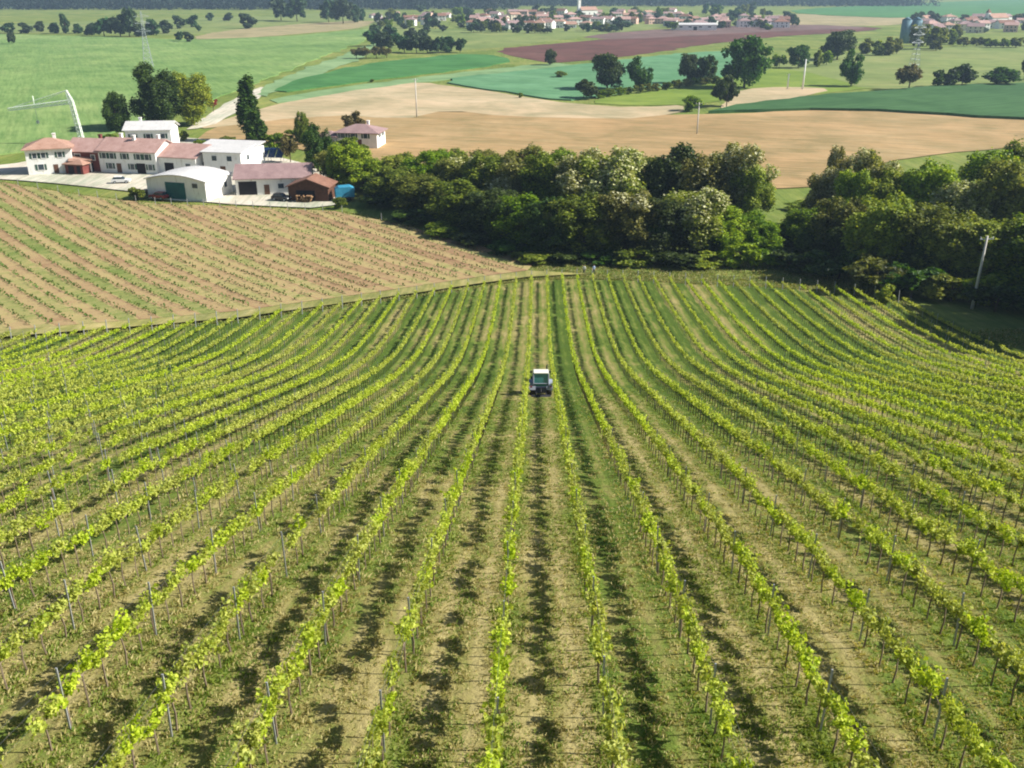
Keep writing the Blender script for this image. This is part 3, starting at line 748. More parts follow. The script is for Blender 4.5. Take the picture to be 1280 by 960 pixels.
# shrubs at the foot of the belt
sh = []
for px, Y, top, wd, kind in [(470, 200, 236, 40, 'darkbush'), (520, 184, 262, 44, 'darkbush'), (560, 174, 274, 46, 'bush'), (600, 167, 288, 46, 'darkbush'), (640, 160, 300, 46, 'darkbush'), (676, 155, 312, 46, 'bush'), (712, 154, 312, 40, 'darkbush'), (755, 154, 312, 42, 'darkbush'),
    (800, 151, 308, 46, 'bush'), (845, 151, 312, 44, 'darkbush'), (880, 151, 314, 36, 'brightbush'), (925, 151, 300, 36, 'brightbush'), (955, 153, 304, 46, 'bush'), (990, 156, 296, 50, 'darkbush'), (975, 170, 272, 40, 'darkbush'), (1010, 162, 290, 50, 'darkbush'), (1050, 155, 296, 52, 'darkbush'),
    (1095, 151, 305, 50, 'bush'), (1140, 146, 316, 54, 'darkbush'), (1190, 141, 326, 48, 'brightbush'), (1250, 137, 328, 56, 'bush'), (1108, 143, 340, 20, 'brightbush'), (1000, 196, 252, 30, 'bush'), (950, 200, 250, 26, 'bush')]:
    if px > 960 and Y < 180: Y = Y - float(np.interp(px, [960, 1000, 1100, 1200, 1340], [2, 9, 18, 13, 9])); top += 14
    X = (px - 640) / F * (Y * CP + (CAMZ - 3) * SP); t = Y * CP + CAMZ * SP
    sh.append(tree(kind, X, Y, wd * 1.6 * t / F, max(1.2, top_z(Y, top) - float(hg(Y))), group='shrubs at the foot of the tree belt'))
for i, o in enumerate(sorted(sh, key=lambda o: proj(o.location)[0])): o['label'] = f'leafy shrub at the foot of the tree belt, {ordinal(i + 1)} from its left end'
# trees at the right edge that shade the corner of the vineyard
tree('dark', 75, 113, 15, 18, 'tall dark tree outside the vineyard corner at the far right', None)
tree('mid', 72.5, 103, 16, 17, 'tall green tree beside the vineyard corner at the far right', None)
tree('olive', 81, 121, 15, 19, 'tall olive green tree behind the vineyard corner at the far right', None)
tree('dark', 70.5, 108, 13, 16, 'dense dark tree just past the vineyard corner at the far right', None)
tree('dark', 82, 110, 15, 22, 'very tall dark tree at the back of the far right corner', None)
tree('darkbush', 67.0, 121, 9, 3.6, 'low dark shrub by the shaded vineyard corner', None)

# --- trees round the farm
tree_px('poplar', 313, 178, 94, 30, 'tall narrow dark cypress behind the farm roofs', var=0)
tree_px('poplar', 318, 188, 134, 36, 'broader dark conifer in front of the tall cypress', var=1)
tree_px('dark', 192, 163, 75, 68, 'large dark tree behind the white farmhouse wing')
tree_px('bright', 236, 158, 86, 66, 'bright yellow green tree beside the large dark farm tree')
tree_px('dark', 145, 166, 112, 36, 'small dark round tree left of the large farm tree')
tree_px('mid', 378, 182, 136, 22, 'slim green tree behind the farm conifer')
tree_px('dark', 396, 218, 150, 46, 'dark tree between the farm barn and the small villa')
tree_px('bright', 432, 240, 174, 60, 'yellow green tree behind the blue tarpaulin')
tree_px('brown', 440, 172, 137, 30, 'reddish brown tree behind the small villa')
tree_px('red', 266, 141, 119, 16, 'small red leafed tree beside the gravel track')
tree_px('brown', 362, 205, 166, 24, 'brownish tree beside the farm solar panels')
for px, py, top, wd, lb in [(345, 187, 165, 30, 'green hedge shrub right of the farm conifer'), (285, 182, 168, 26, 'green hedge shrub left of the farm conifer'), (228, 178, 160, 16, 'grey green shrub right of the white farmhouse wing'), (370, 178, 160, 30, 'low shrub beneath the slim green tree'), (136, 178, 166, 20, 'low shrub at the foot of the small dark tree'), (170, 252, 234, 24, 'dark shrub left of the open farm shed'), (410, 205, 186, 24, 'low green shrub in front of the small villa'), (436, 192, 170, 30, 'leafy shrub hiding the porch of the small villa'), (455, 196, 178, 26, 'low shrub under the front windows of the small villa'), (302, 196, 178, 20, 'small green shrub behind the white outbuilding'), (250, 186, 172, 18, 'round shrub behind the tiled barn'), (425, 262, 246, 18, 'low shrub beside the blue tarpaulin')]:
    tree_px('bush', px, py, top, wd, lb)
# --- trees of the open fields
for kind, px, py, top, wd, lb in [
    ('big', 688, 82, 60, 20, 'lone round tree at the edge of the ploughed field'), ('bush', 701, 98, 88, 16, 'low bush alone in the blue green field'), ('big', 760, 114, 62, 50, 'broad dark tree, left of the pair by the barley field'),
    ('big', 800, 114, 67, 34, 'narrower dark tree, right of the pair by the barley field'), ('darkbush', 730, 125, 99, 34, 'round dark shrub left of the pair of field trees'), ('big', 862, 106, 63, 30, 'dark tree with a forked top in the field hedge'),
    ('big', 884, 106, 66, 28, 'dark tree close to the forked field tree'), ('big', 934, 112, 40, 70, 'largest dark tree of the open fields'), ('big', 1000, 86, 54, 32, 'round dark tree above the two white poles'),
    ('big', 1050, 76, 34, 48, 'tall dark tree behind the oval tree in the meadow'), ('big', 1066, 109, 58, 32, 'oval dark tree casting a long shadow on the meadow'), ('darkbush', 910, 135, 94, 40, 'dense green bush at the end of the field hedge'),
    ('brown', 1139, 114, 78, 36, 'thin brownish tree under the lattice pylon'), ('darkbush', 1180, 110, 86, 36, 'dark bush, left of the clump at the green crop edge'), ('darkbush', 1206, 110, 80, 40, 'taller dark bush in the clump at the green crop edge'),
    ('darkbush', 1255, 108, 84, 52, 'wide dark bush at the right end of the crop edge'), ('bush', 975, 86, 66, 20, 'small pale bush left of the round meadow tree'), ('bush', 866, 140, 118, 26, 'pale thin bush at the corner of the stubble'),
    ('darkbush', 1283, 100, 68, 24, 'dark bush cut by the right edge above the crop'), ('bush', 650, 123, 114, 8, 'tiny bush on the edge of the stubble'), ('bush', 464, 103, 98, 9, 'tiny bush beside the narrow green strip')]:
    tree_px(kind, px, py, top, wd, lb)
hedge = [tree_px('bush', x, 124 - (x - 745) * .125, 112 - (x - 745) * .13, 17, group='hedge bushes under the field trees') for x in range(750, 900, 12)]
for i, o in enumerate(hedge): o['label'] = f'low hedge bush under the field trees, {ordinal(i + 1)} from the left'
grove = []
for px, py, top, wd in [(466, 58, 36, 20), (480, 64, 38, 22), (492, 58, 40, 18), (505, 66, 42, 20), (520, 67, 42, 20), (534, 67, 43, 18), (548, 67, 44, 18), (560, 66, 42, 20), (575, 66, 46, 14), (512, 52, 32, 18), (530, 50, 34, 18), (470, 46, 28, 20), (488, 46, 28, 18), (445, 74, 58, 14), (457, 74, 57, 14), (470, 73, 56, 14), (483, 73, 57, 13)]:
    grove.append(tree_px('far' if py < 72 else 'brown', px, py, top, wd * 1.15, group='trees of the small grove'))
for i, o in enumerate(sorted(grove, key=lambda o: o.location.x / o.location.y)): o['label'] = f'tree of the small grove left of the ploughed field, {ordinal(i + 1)} from the left'
far = []
far += [tree_px('far', px, py, top, wd, group='trees along the far left field edge') for px, py, top, wd in
        [(14, 56, 38, 10), (8, 42, 26, 18), (30, 42, 26, 18), (48, 40, 24, 14), (66, 42, 26, 16), (82, 42, 12, 12), (96, 42, 28, 16), (112, 44, 26, 20), (128, 46, 20, 26), (148, 46, 18, 28), (160, 46, 6, 22), (172, 46, 22, 24), (190, 44, 20, 22), (206, 42, 22, 20), (224, 36, 16, 16), (240, 34, 16, 16), (224, 52, 38, 12), (236, 53, 37, 13), (248, 40, 30, 8), (310, 36, 13, 22), (284, 26, 14, 14), (262, 26, 14, 12)]]
far += [tree_px('far', px, py, top, wd, group='trees along the far left field edge') for px, py, top, wd in [(350, 26, -6, 26), (370, 27, -8, 28), (410, 28, -4, 22), (428, 30, -6, 26), (444, 28, 2, 18), (452, 26, 8, 12)]]
for i, o in enumerate(sorted(far, key=lambda o: proj(o.location)[0])): o['label'] = f'hazy tree on the far left field edge, {ordinal(i + 1)} from the left'
rt = []
for px, py, top, wd in [(1084, 68, 48, 20), (1098, 70, 50, 20), (1112, 70, 46, 20), (1122, 68, 44, 16), (1150, 62, 24, 26), (1160, 58, 30, 20), (1174, 62, 28, 30), (1172, 64, 48, 16), (1190, 56, 36, 18), (1206, 58, 44, 18), (1222, 58, 44, 16), (1240, 60, 46, 18), (1256, 60, 46, 16), (1272, 60, 44, 18), (1290, 58, 42, 20), (1232, 58, 46, 14), (1196, 50, 30, 16), (1150, 48, 30, 14), (1022, 84, 62, 14), (1034, 82, 60, 16)]:
    rt.append(tree_px('fargreen', px, py, top, wd, group='trees before the right hand village'))
for i, o in enumerate(sorted(rt, key=lambda o: proj(o.location)[0])): o['label'] = f'mid green tree in the rows before the right village, {ordinal(i + 1)} from the left'

# --- far wood on the skyline
def wood(name, label, x0, x1, y0, dep, hgt, n, seed):
    rs = np.random.default_rng(seed); nt_ = n
    cx = rs.uniform(x0, x1, nt_); cy_ = y0 + dep * rs.random(nt_); r = rs.uniform(5, 9, nt_); hh = hgt * rs.uniform(.7, 1.1, nt_)
    per = 60; k = np.repeat(np.arange(nt_), per); D = unit(rs.normal(size=(nt_ * per, 3)))
    C = np.stack([cx[k] + D[:, 0] * r[k], cy_[k] + D[:, 1] * r[k], np.maximum(.5, hh[k] * .52 + D[:, 2] * hh[k] * .5)], 1)
    V, Q = leaf_quads(C, unit(D + rs.normal(size=D.shape) * .6), rs.uniform(2, 4.5, len(C)), .9)
    me = np_mesh(name, V, Q, [M['woodleaf']])
    tag(link(bpy.data.objects.new(name, me)), label, 'wood', kind='stuff')
wood('far_wood', 'dark blue green wood along the top edge at the left', -1020, 10, 1640, 260, 27, 1100, 5)
wood('distant_wood', 'bluish wood behind the village along the top edge', -20, 800, 1850, 240, 24, 800, 6)

# ------------------------------------------------------------------ buildings
W_white = aged('white_render', (0.74, 0.74, 0.72), (0.84, 0.83, 0.80), (0.50, 0.47, 0.41))
W_cream = aged('cream_render', (0.62, 0.55, 0.42), (0.70, 0.63, 0.50), (0.42, 0.36, 0.27))
W_pink = aged('pink_render', (0.55, 0.36, 0.28), (0.64, 0.45, 0.36), (0.36, 0.23, 0.18))
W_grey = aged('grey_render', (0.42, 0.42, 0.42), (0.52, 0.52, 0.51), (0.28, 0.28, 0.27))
W_red = aged('dark_red_brick', (0.12, 0.035, 0.03), (0.20, 0.06, 0.05), (0.07, 0.03, 0.025))
W_wood = soft('brown_boards', (0.06, 0.028, 0.018), (0.13, 0.06, 0.035), 2.0, .85)
R_tile = aged('terracotta_tiles', (0.34, 0.20, 0.145), (0.48, 0.31, 0.24), (0.24, 0.12, 0.08), 0.5, tiles=True)
R_pink = aged('weathered_pink_tiles', (0.36, 0.22, 0.19), (0.52, 0.35, 0.31), (0.30, 0.17, 0.145), 0.5, tiles=True)
R_mauve = aged('mauve_tiles', (0.26, 0.17, 0.17), (0.38, 0.26, 0.25), (0.17, 0.12, 0.12), 0.5, tiles=True)
R_brown = aged('brown_tiles', (0.20, 0.10, 0.07), (0.32, 0.17, 0.12), (0.12, 0.07, 0.05), 0.5, tiles=True)
R_pale = aged('pale_sheet_roof', (0.54, 0.54, 0.54), (0.66, 0.65, 0.64), (0.36, 0.34, 0.32), .5, .6, True)
D_glass = soft('window_glass', (0.03, 0.045, 0.06), (0.05, 0.07, 0.09), 1.0, .15, .5)
D_teal = soft('teal_door', (0.012, 0.085, 0.085), (0.02, 0.12, 0.12), 1.0, .5)
D_dark = soft('dark_interior', (0.015, 0.012, 0.014), (0.03, 0.025, 0.028), 1.0, .9)
D_wood = soft('wood_door', (0.10, 0.05, 0.03), (0.16, 0.08, 0.05), 3.0, .6)
D_shut = soft('green_shutter', (0.03, 0.07, 0.05), (0.05, 0.10, 0.07), 3.0, .7)
D_blue = soft('blue_tarpaulin', (0.03, 0.22, 0.36), (0.06, 0.32, 0.48), 1.5, .5)
D_trim = soft('white_trim', (0.72, 0.72, 0.70), (0.80, 0.80, 0.78), 2.0, .6)
D_panel = soft('solar_blue', (0.012, 0.025, 0.075), (0.02, 0.05, 0.12), 1.0, .2, .5)

def roof_mesh(w, d, h, rise, kind, over=.5, th=.18, ridge='x'):
    """Tiled roof of real thickness with an eaves overhang; kinds gable, hip, shed, vault."""
    b = MB(); x, y = w / 2 + over, d / 2 + over
    if ridge == 'y': x, y = y, x
    dz = -rise * over / (min(w, d) / 2) * .6
    if kind == 'gable':
        o = [(-y, h + dz), (0, h + rise), (y, h + dz), (y, h + dz + th), (0, h + rise + th * 1.2), (-y, h + dz + th)]
        b.prism(o, 'x', -x, x)
    elif kind == 'hip':
        rx = max(0.2, x - y)
        lo = [(-x, -y, h), (x, -y, h), (x, y, h), (-x, y, h)]; up = [(a, c, h + th) for a, c, _ in lo]
        r = [(-rx, 0, h + rise + th), (rx, 0, h + rise + th)]
        b.add(lo + up + r, [(3, 2, 1, 0), (0, 1, 5, 4), (1, 2, 6, 5), (2, 3, 7, 6), (3, 0, 4, 7), (4, 5, 9, 8), (6, 7, 8, 9), (5, 6, 9), (7, 4, 8)])
    elif kind == 'shed':
        b.prism([(-y, h), (y, h + rise), (y, h + rise + th), (-y, h + th)], 'x', -x, x)
    elif kind == 'vault':
        n = 10; arc = [(-y + 2 * y * i / n, h + rise * math.sin(math.pi * i / n)) for i in range(n + 1)]
        b.prism(arc + [(u, v + th) for u, v in reversed(arc)], 'x', -x, x)
    if ridge == 'y': b.v = [(-q, p, z) for p, q, z in b.v]
    return b

def house(name, label, cat, loc, rz, w, d, h, rise, wall, roof, kind='gable', ridge='x', windows=(), doors=(), chimneys=(), over=.5, group=None, frame=True):
    root = thing(name, label, cat, loc, rz, group)
    b = MB(); b.box(-w / 2, w / 2, -d / 2, d / 2, -.3, h - .004)
    if kind in ('gable', 'vault'):
        a, l = (d / 2, w / 2) if ridge == 'x' else (w / 2, d / 2)
        n = 10
        g = [(-a, h - .004), (a, h - .004), (0, h + rise - .03)] if kind == 'gable' else [(-a + 2 * a * i / n, h - .004 + (rise - .03) * math.sin(math.pi * i / n)) for i in range(n + 1)][::-1]
        for s0, s1 in ((-l, -l + .25), (l - .25, l)): b.prism(g, 'x' if ridge == 'x' else 'y', s0, s1)
    b.build('wall', wall, root)
    rf = roof_mesh(w, d, h, rise, kind, over, .18, ridge).build('roof', roof, root)
    for cx, cyy in chimneys:
        c = MB(); c.box(cx - .35, cx + .35, cyy - .35, cyy + .35, h, h + rise + .9); c.box(cx - .45, cx + .45, cyy - .45, cyy + .45, h + rise + .9, h + rise + 1.05)
        c.build('chimney', wall, rf)
    def opening(part, face, u, z, ww, hh, mat):
        p = MB(); q = .05
        if face in 'fb':
            s = -1 if face == 'f' else 1; y0 = s * d / 2; lo, hi = sorted((y0 - s * .1, y0 + s * q)); p.box(u - ww / 2, u + ww / 2, lo, hi, z, z + hh)
        else:
            s = -1 if face == 'l' else 1; x0 = s * w / 2; lo, hi = sorted((x0 - s * .1, x0 + s * q)); p.box(lo, hi, u - ww / 2, u + ww / 2, z, z + hh)
        o = p.build(part, mat, root)
        if frame and part == 'window':
            t = MB(); e = .12
            if face in 'fb':
                lo, hi = sorted((y0, y0 + s * .1)); t.box(u - ww / 2 - e, u + ww / 2 + e, lo, hi, z - e, z); t.box(u - ww / 2 - e, u - ww / 2, lo, hi, z, z + hh); t.box(u + ww / 2, u + ww / 2 + e, lo, hi, z, z + hh); t.box(u - ww / 2 - e, u + ww / 2 + e, lo, hi, z + hh, z + hh + e)
            else:
                lo, hi = sorted((x0, x0 + s * .1)); t.box(lo, hi, u - ww / 2 - e, u + ww / 2 + e, z - e, z); t.box(lo, hi, u - ww / 2 - e, u - ww / 2, z, z + hh); t.box(lo, hi, u + ww / 2, u + ww / 2 + e, z, z + hh); t.box(lo, hi, u - ww / 2 - e, u + ww / 2 + e, z + hh, z + hh + e)
            t.build('frame', D_trim, o)
            if cat in ('house', 'annexe') and hh >= 1.2 and ww < 1.6:
                for sg in (-1, 1):
                    q_ = MB(); a_, b_ = sorted((u + sg * (ww / 2 + e + .02), u + sg * (ww / 2 + e + .52)))
                    if face in 'fb': lo, hi = sorted((y0 + s * .012, y0 + s * .07)); q_.box(a_, b_, lo, hi, z, z + hh)
                    else: lo, hi = sorted((x0 + s * .012, x0 + s * .07)); q_.box(lo, hi, a_, b_, z, z + hh)
                    q_.build('shutter', D_shut, o)
    for wdw in windows: opening('window', *wdw[:5], wdw[5] if len(wdw) > 5 else D_glass)
    for dr in doors: opening('door', *dr[:5], dr[5] if len(dr) > 5 else D_wood)
    return root

def gp(px, py): p = at(px, py, 0.0); return (p[0], p[1], LEVEL[0] + .01)

# white villa at the far left
x, y, z = gp(56, 219); U = t = y * CP + CAMZ * SP; m = t / F        # metres per pixel there
house('farmhouse', 'white two storey house with hipped terracotta roof at the left end', 'house', (x, y + 5, z), R(20), 10.5, 9, 6.0, 2.0, W_white, R_tile, 'hip', 'x',
      windows=[('f', -3.2, 3.9, 1.0, 1.3), ('f', -1.2, 3.9, 1.0, 1.3), ('f', 2.6, 3.9, 1.0, 1.3), ('f', -2.2, 1.0, 1.3, 1.4), ('l', -2, 3.9, .9, 1.3), ('l', 2, 3.9, .9, 1.3), ('l', 0, 1.0, 1.2, 1.3), ('r', 0, 3.9, 1, 1.3)],
      doors=[('f', 1.2, 0, 1.1, 2.2)], chimneys=[(1.5, 1.2)], over=.7)
house('lean_to_annexe', 'small white annexe with a lean-to tiled roof beside the left villa', 'annexe', (x + 7.8, y + 4.6, z), R(20), 4.6, 6, 3.0, 1.0, W_white, R_tile, 'shed', 'x', doors=[('f', 0, 0, 2.4, 2.3, D_dark)], windows=[('r', 0, 1, 1, 1.1)])
# long farm row
x, y, z = gp(150, 217)
ROW = R(-12)
c, s = math.cos(ROW), math.sin(ROW)
def rowpt(u, v): return (x + u * c - v * s, y + 4 + u * s + v * c, z)
house('brick_barn', 'dark red brick barn with pink tiled roof in the farm row', 'barn', rowpt(-9.2, 1), ROW, 9.5, 10, 4.9, 2.4, W_red, R_pink, 'gable', 'x', windows=[('f', -1.2, 3.0, 1.6, 1.2, D_dark), ('f', 3.2, 2.9, 1.0, 1.2)], doors=[('f', -3.2, 0, 2.0, 2.6, D_teal), ('f', 2.2, 0, 1.4, 2.3, D_dark)], chimneys=[(2, 1)])
house('porch', 'small red porch roof in front of the brick barn', 'porch', rowpt(-9.0, -6.6), ROW, 5.0, 3.0, 2.3, .9, W_red, R_tile, 'hip', 'x', doors=[('f', -.8, 0, 1.6, 2.0, D_dark), ('f', 1.3, 0, 1.0, 2.0, D_dark)])
house('row_house', 'long pale farm row house under a weathered pink roof', 'house', rowpt(3.6, 1), ROW, 16, 10, 5.3, 2.4, W_white, R_pink, 'gable', 'x',
      windows=[('f', q, 3.4, 1.1, 1.4) for q in (-6.4, -4.2, -.6, 3.2, 5.6)] + [('f', q, .9, 1.1, 1.4) for q in (-5, 1.2, 6.2)], doors=[('f', -2.6, 0, 1.3, 2.3), ('f', 3.6, 0, 2.4, 2.5, D_dark)], chimneys=[(-5, 1.4), (0, -.8), (5.6, 1.2)])
house('tiled_barn', 'low barn with wide pink roof at the right end of the row', 'barn', rowpt(17, 3.2), ROW + R(-4), 11.4, 13, 4.2, 2.3, W_white, R_pink, 'gable', 'x', windows=[('f', 3.5, 1.6, 1.4, 1.2), ('r', -3, 1.6, 1.4, 1.2)], doors=[('f', -2, 0, 2.6, 2.8, D_dark)])
# white wing behind
x2, y2, z2 = gp(184, 192)
house('white_farm_wing', 'white farm wing with pale roof standing behind the row', 'house', (x2, y2 + 6, z2), R(6), 12.5, 9, 6.0, 1.7, W_white, R_pale, 'gable', 'x',
      windows=[('f', -4.2, 3.6, 1.2, 1.3), ('f', 0, 3.6, 1.2, 1.3), ('f', 4.0, 3.6, 1.2, 1.3), ('l', 0, 3.2, 1.2, 1.3)], doors=[('f', -2.4, 0, 1.2, 2.3)], chimneys=[(-3, 1)], over=.6)
# open shed with curved roof in front
x3, y3, z3 = gp(232, 251)
house('vaulted_shed', 'pale shed with curved roof and wide teal doorway in front of the farm', 'shed', (x3 - .4, y3 + 5.4, z3), R(-16), 15, 10.5, 4.1, 1.15, W_white, R_pale, 'vault', 'y',
      windows=[('f', 4.9, 2.7, 1.4, 1.0), ('r', 2.5, 1.6, 1.2, 1.2)], doors=[('f', -.2, 0, 5.0, 3.7, D_teal)], over=.35)
# pale house and pink barn right of it
x4, y4, z4 = gp(282, 222)
house('pale_outbuilding', 'white outbuilding with flat pale roof behind the curved shed', 'outbuilding', (x4, y4 + 5, z4), R(-10), 10, 8, 5.6, .9, W_white, R_pale, 'shed', 'x', windows=[('f', -2, 3.6, 1.3, 1.2), ('f', 2, 3.6, 1.3, 1.2), ('r', 0, 3.4, 1.2, 1.2)], doors=[('f', 0, 0, 1.4, 2.3)])
house('flat_store', 'low pale store with long sheet roof beside the hedge shrubs', 'store', (x4 - 3, y4 + 18, z4), R(-12), 15, 7, 4.4, .9, W_white, R_pale, 'shed', 'x', windows=[('f', -3, 1.8, 1.3, 1.1), ('f', 3, 1.8, 1.3, 1.1)], doors=[('f', 0, 0, 2.2, 2.4, D_dark)])
x5, y5, z5 = gp(338, 245)
house('pink_roofed_barn', 'white barn with mauve pink roof and dark opening at the yard', 'barn', (x5, y5 + 6, z5), R(7), 16.5, 11, 3.6, 2.2, W_white, R_mauve, 'gable', 'x', windows=[('f', 1.8, 1.3, 1.3, 1.1), ('f', 5.2, 1.3, 1.3, 1.1)], doors=[('f', -5.6, 0, 4.0, 3.0, D_dark), ('f', -1.4, 0, 1.2, 2.2)])
x6, y6, z6 = gp(388, 254)
wsh = house('wooden_shed', 'dark brown wooden shed with open front at the yard end', 'shed', (x6 - .2, y6 + 4, z6), R(-6), 9.0, 6, 3.1, 1.6, W_wood, R_brown, 'gable', 'y', doors=[('f', -.6, 0, 4.2, 2.3, D_dark)])
b = MB()
for i in range(70):
    px_, pz_ = random.uniform(-1.8, 1.8), 0
    r_ = random.uniform(.09, .16); lay = i % 6; b.tube([(px_, -.5 + random.uniform(-.1, .1), .12 + lay * .24), (px_ + random.uniform(-.05, .05), .5, .12 + lay * .24)], r_, 6)
wp = b.build('log_pile', soft('cut_logs', (.20, .11, .055), (.38, .24, .13), 3, .9)); wp.location = (x6 - 1.2, y6 + .1, z6); wp.rotation_euler.z = R(-6)
tag(wp, 'stack of tan cut logs in front of the wooden shed', 'log pile')
# blue tarpaulin over a trailer
x7, y7, z7 = gp(430, 253)
bl = thing('covered_trailer', 'trailer under a bright blue tarpaulin beside the wooden shed', 'trailer', (x7, y7 + 1.5, z7), R(15))
b = MB(); b.prism([(-2.1, .7), (2.1, .7), (2.15, 2.6), (1.2, 3.1), (-1.3, 3.0), (-2.15, 2.5)], 'y', -1.3, 1.3); b.build('tarpaulin', D_blue, bl, bevel=.12)
b = MB(); b.box(-2.1, 2.1, -1.1, 1.1, .5, .7); b.bar((2.1, 0, .6), (3.2, 0, .5), .12); b.build('chassis', W_wood, bl)
for sx in (-.7, .9):
    for sy in (-1.2, 1.2):
        b = MB(); b.tube([(sx, sy - .1, .4), (sx, sy + .1, .4)], .4, 14); b.build('wheel', D_dark, bl)
# small villa in the hay field
x8, y8, z8 = gp(448, 186)
house('small_villa', 'small white villa with mauve hipped roof in front of the hay field', 'house', (x8 + .3, y8 + 5, z8), R(-8), 12, 9, 4.0, 1.9, W_white, R_mauve, 'hip', 'x', windows=[('f', -4.2, 2.6, 1.4, 1.4), ('f', -1.2, 2.6, 1.4, 1.4), ('f', 2.6, 2.6, 1.2, 1.4), ('r', -1.5, 2.6, 1.2, 1.4), ('r', 2, 2.6, 1.2, 1.4)], doors=[('f', .8, 0, 1.2, 2.3)], chimneys=[(2, 1)], over=.8)
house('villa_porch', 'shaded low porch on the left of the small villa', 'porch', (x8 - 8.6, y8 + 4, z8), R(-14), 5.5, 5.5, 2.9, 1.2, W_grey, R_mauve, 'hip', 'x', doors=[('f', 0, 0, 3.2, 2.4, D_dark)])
# solar panels on a ground rack
x9, y9, z9 = gp(334, 206)
sp_ = thing('solar_rack', 'rack of dark blue solar panels behind the pink roofed barn', 'solar panels', (x9, y9 + 3, z9), R(-9))
Mt = Matrix.Rotation(R(38), 4, 'X')
for i in range(4):
    b = MB(); b.box(-1.0, 1.0, -1.7, 1.7, -.04, .04, M=Matrix.Translation((-3.3 + i * 2.15, 0, 2.4)) @ Mt); b.build('panel', D_panel, sp_)
for i in (-3.6, 0, 3.6):
    b = MB(); b.bar((i, 1.0, -.2), (i, 1.0, 3.1), .12); b.bar((i, -1.0, -.2), (i, -1.0, 1.5), .12); b.build('leg', M['post'], sp_)

# far villages
def ring_windows(w, h, d):
    L = []
    for fl in range(2 if h > 4.6 else 1):
        for u in ((-.3, 0, .3) if w > 10 else (-.27, .27)):
            L.append(('f', u * w, 1.0 + fl * 2.7, 1.2, 1.4))
    return L
def village(spots, label, group):
    out = []
    for px, py, w, h in spots:
        p = at(px, py, 0.0)
        wall = random.choices([W_white, W_cream, W_pink, W_grey], [7, 2, 1, 1])[0]; roof = random.choices([R_tile, R_brown, R_pink, R_mauve], [2, 2, 3, 5])[0]
        d = random.uniform(8, 11)
        o = house('village_house', '', 'house', (p[0], p[1] + d / 2, 0), R(random.uniform(-35, 35)), w, d, h, random.uniform(1.8, 2.8), wall, roof, random.choice(['gable', 'gable', 'hip']), 'x', windows=ring_windows(w, h, d) + [('r', 0, 1.2, 1.2, 1.4)], doors=[('f', w * .12, 0, 1.2, 2.2)], chimneys=[(w * .2, 1)], over=.6, group=group, frame=False)
        out.append((o, wall, roof))
    out.sort(key=lambda q: proj(q[0].location)[0])
    wn = {W_white: 'white', W_cream: 'cream', W_pink: 'pinkish', W_grey: 'grey'}; rn = {R_tile: 'terracotta', R_brown: 'brown', R_pink: 'pale pink', R_mauve: 'mauve'}
    for i, (o, wl, rf) in enumerate(out): o['label'] = f'{wn[wl]} house with {rn[rf]} roof in the {label}, {ordinal(i + 1)} from the left'
rs = random.Random(11); spots = []
def place(n, x0, x1, f0, f1, gap):
    k = 0
    while k < n:
        px = rs.uniform(x0, x1); py = rs.uniform(f0(px), f1(px))
        t_ = 0
        while any(abs(px - q[0]) < gap and abs(py - q[1]) < 3.2 for q in spots) and t_ < 60:
            px = rs.uniform(x0, x1); py = rs.uniform(f0(px), f1(px)); t_ += 1
        spots.append((px, py, rs.uniform(10, 16), rs.choice([3.4, 5.6, 5.8, 6.2]))); k += 1
place(11, 462, 575, lambda x: 22, lambda x: 34, 11)
place(32, 592, 690, lambda x: 20, lambda x: 38, 9)
place(34, 690, 850, lambda x: 18, lambda x: 36 - (x - 690) * .02, 9)
place(20, 850, 985, lambda x: 26, lambda x: 36, 9)
village(spots, 'far village', 'houses of the far village')
spots = []
place(26, 1140, 1300, lambda x: 26, lambda x: 44, 9)
village(spots, 'right hand village', 'houses of the right hand village')
vt = []
for k in range(130):
    px = rs.uniform(470, 1000); py = rs.uniform(16, 40) - (2 if px > 850 else 0); vt.append((px, py))
vt += [(rs.uniform(1140, 1300), rs.uniform(24, 42)) for i in range(22)]
vt += [(595 + i * 9 + rs.uniform(-3, 3), 41 + rs.uniform(-1, 1)) for i in range(11)] + [(735 + i * 8, 40 + rs.uniform(-1, 1)) for i in range(6)]
vtrees = [tree_px(rs.choice(['far', 'far', 'fargreen']), px, py, py - rs.uniform(7, 16), rs.uniform(9, 17), group='trees among the far houses') for px, py in vt]
for i, o in enumerate(sorted(vtrees, key=lambda o: proj(o.location)[0])): o['label'] = f'small hazy tree among the far houses along the top, {ordinal(i + 1)} from the left'
p = at(869, 38, 0.0)
house('white_warehouse', 'long low white warehouse at the village edge', 'warehouse', (p[0], p[1] + 8, 0), 0, 42, 14, 5, 1.5, W_white, R_pale, 'gable', 'x', windows=[('f', q, 2.6, 3, 1.2) for q in (-14, -5, 5, 14)], doors=[('f', 0, 0, 3.5, 3.5, D_dark)])
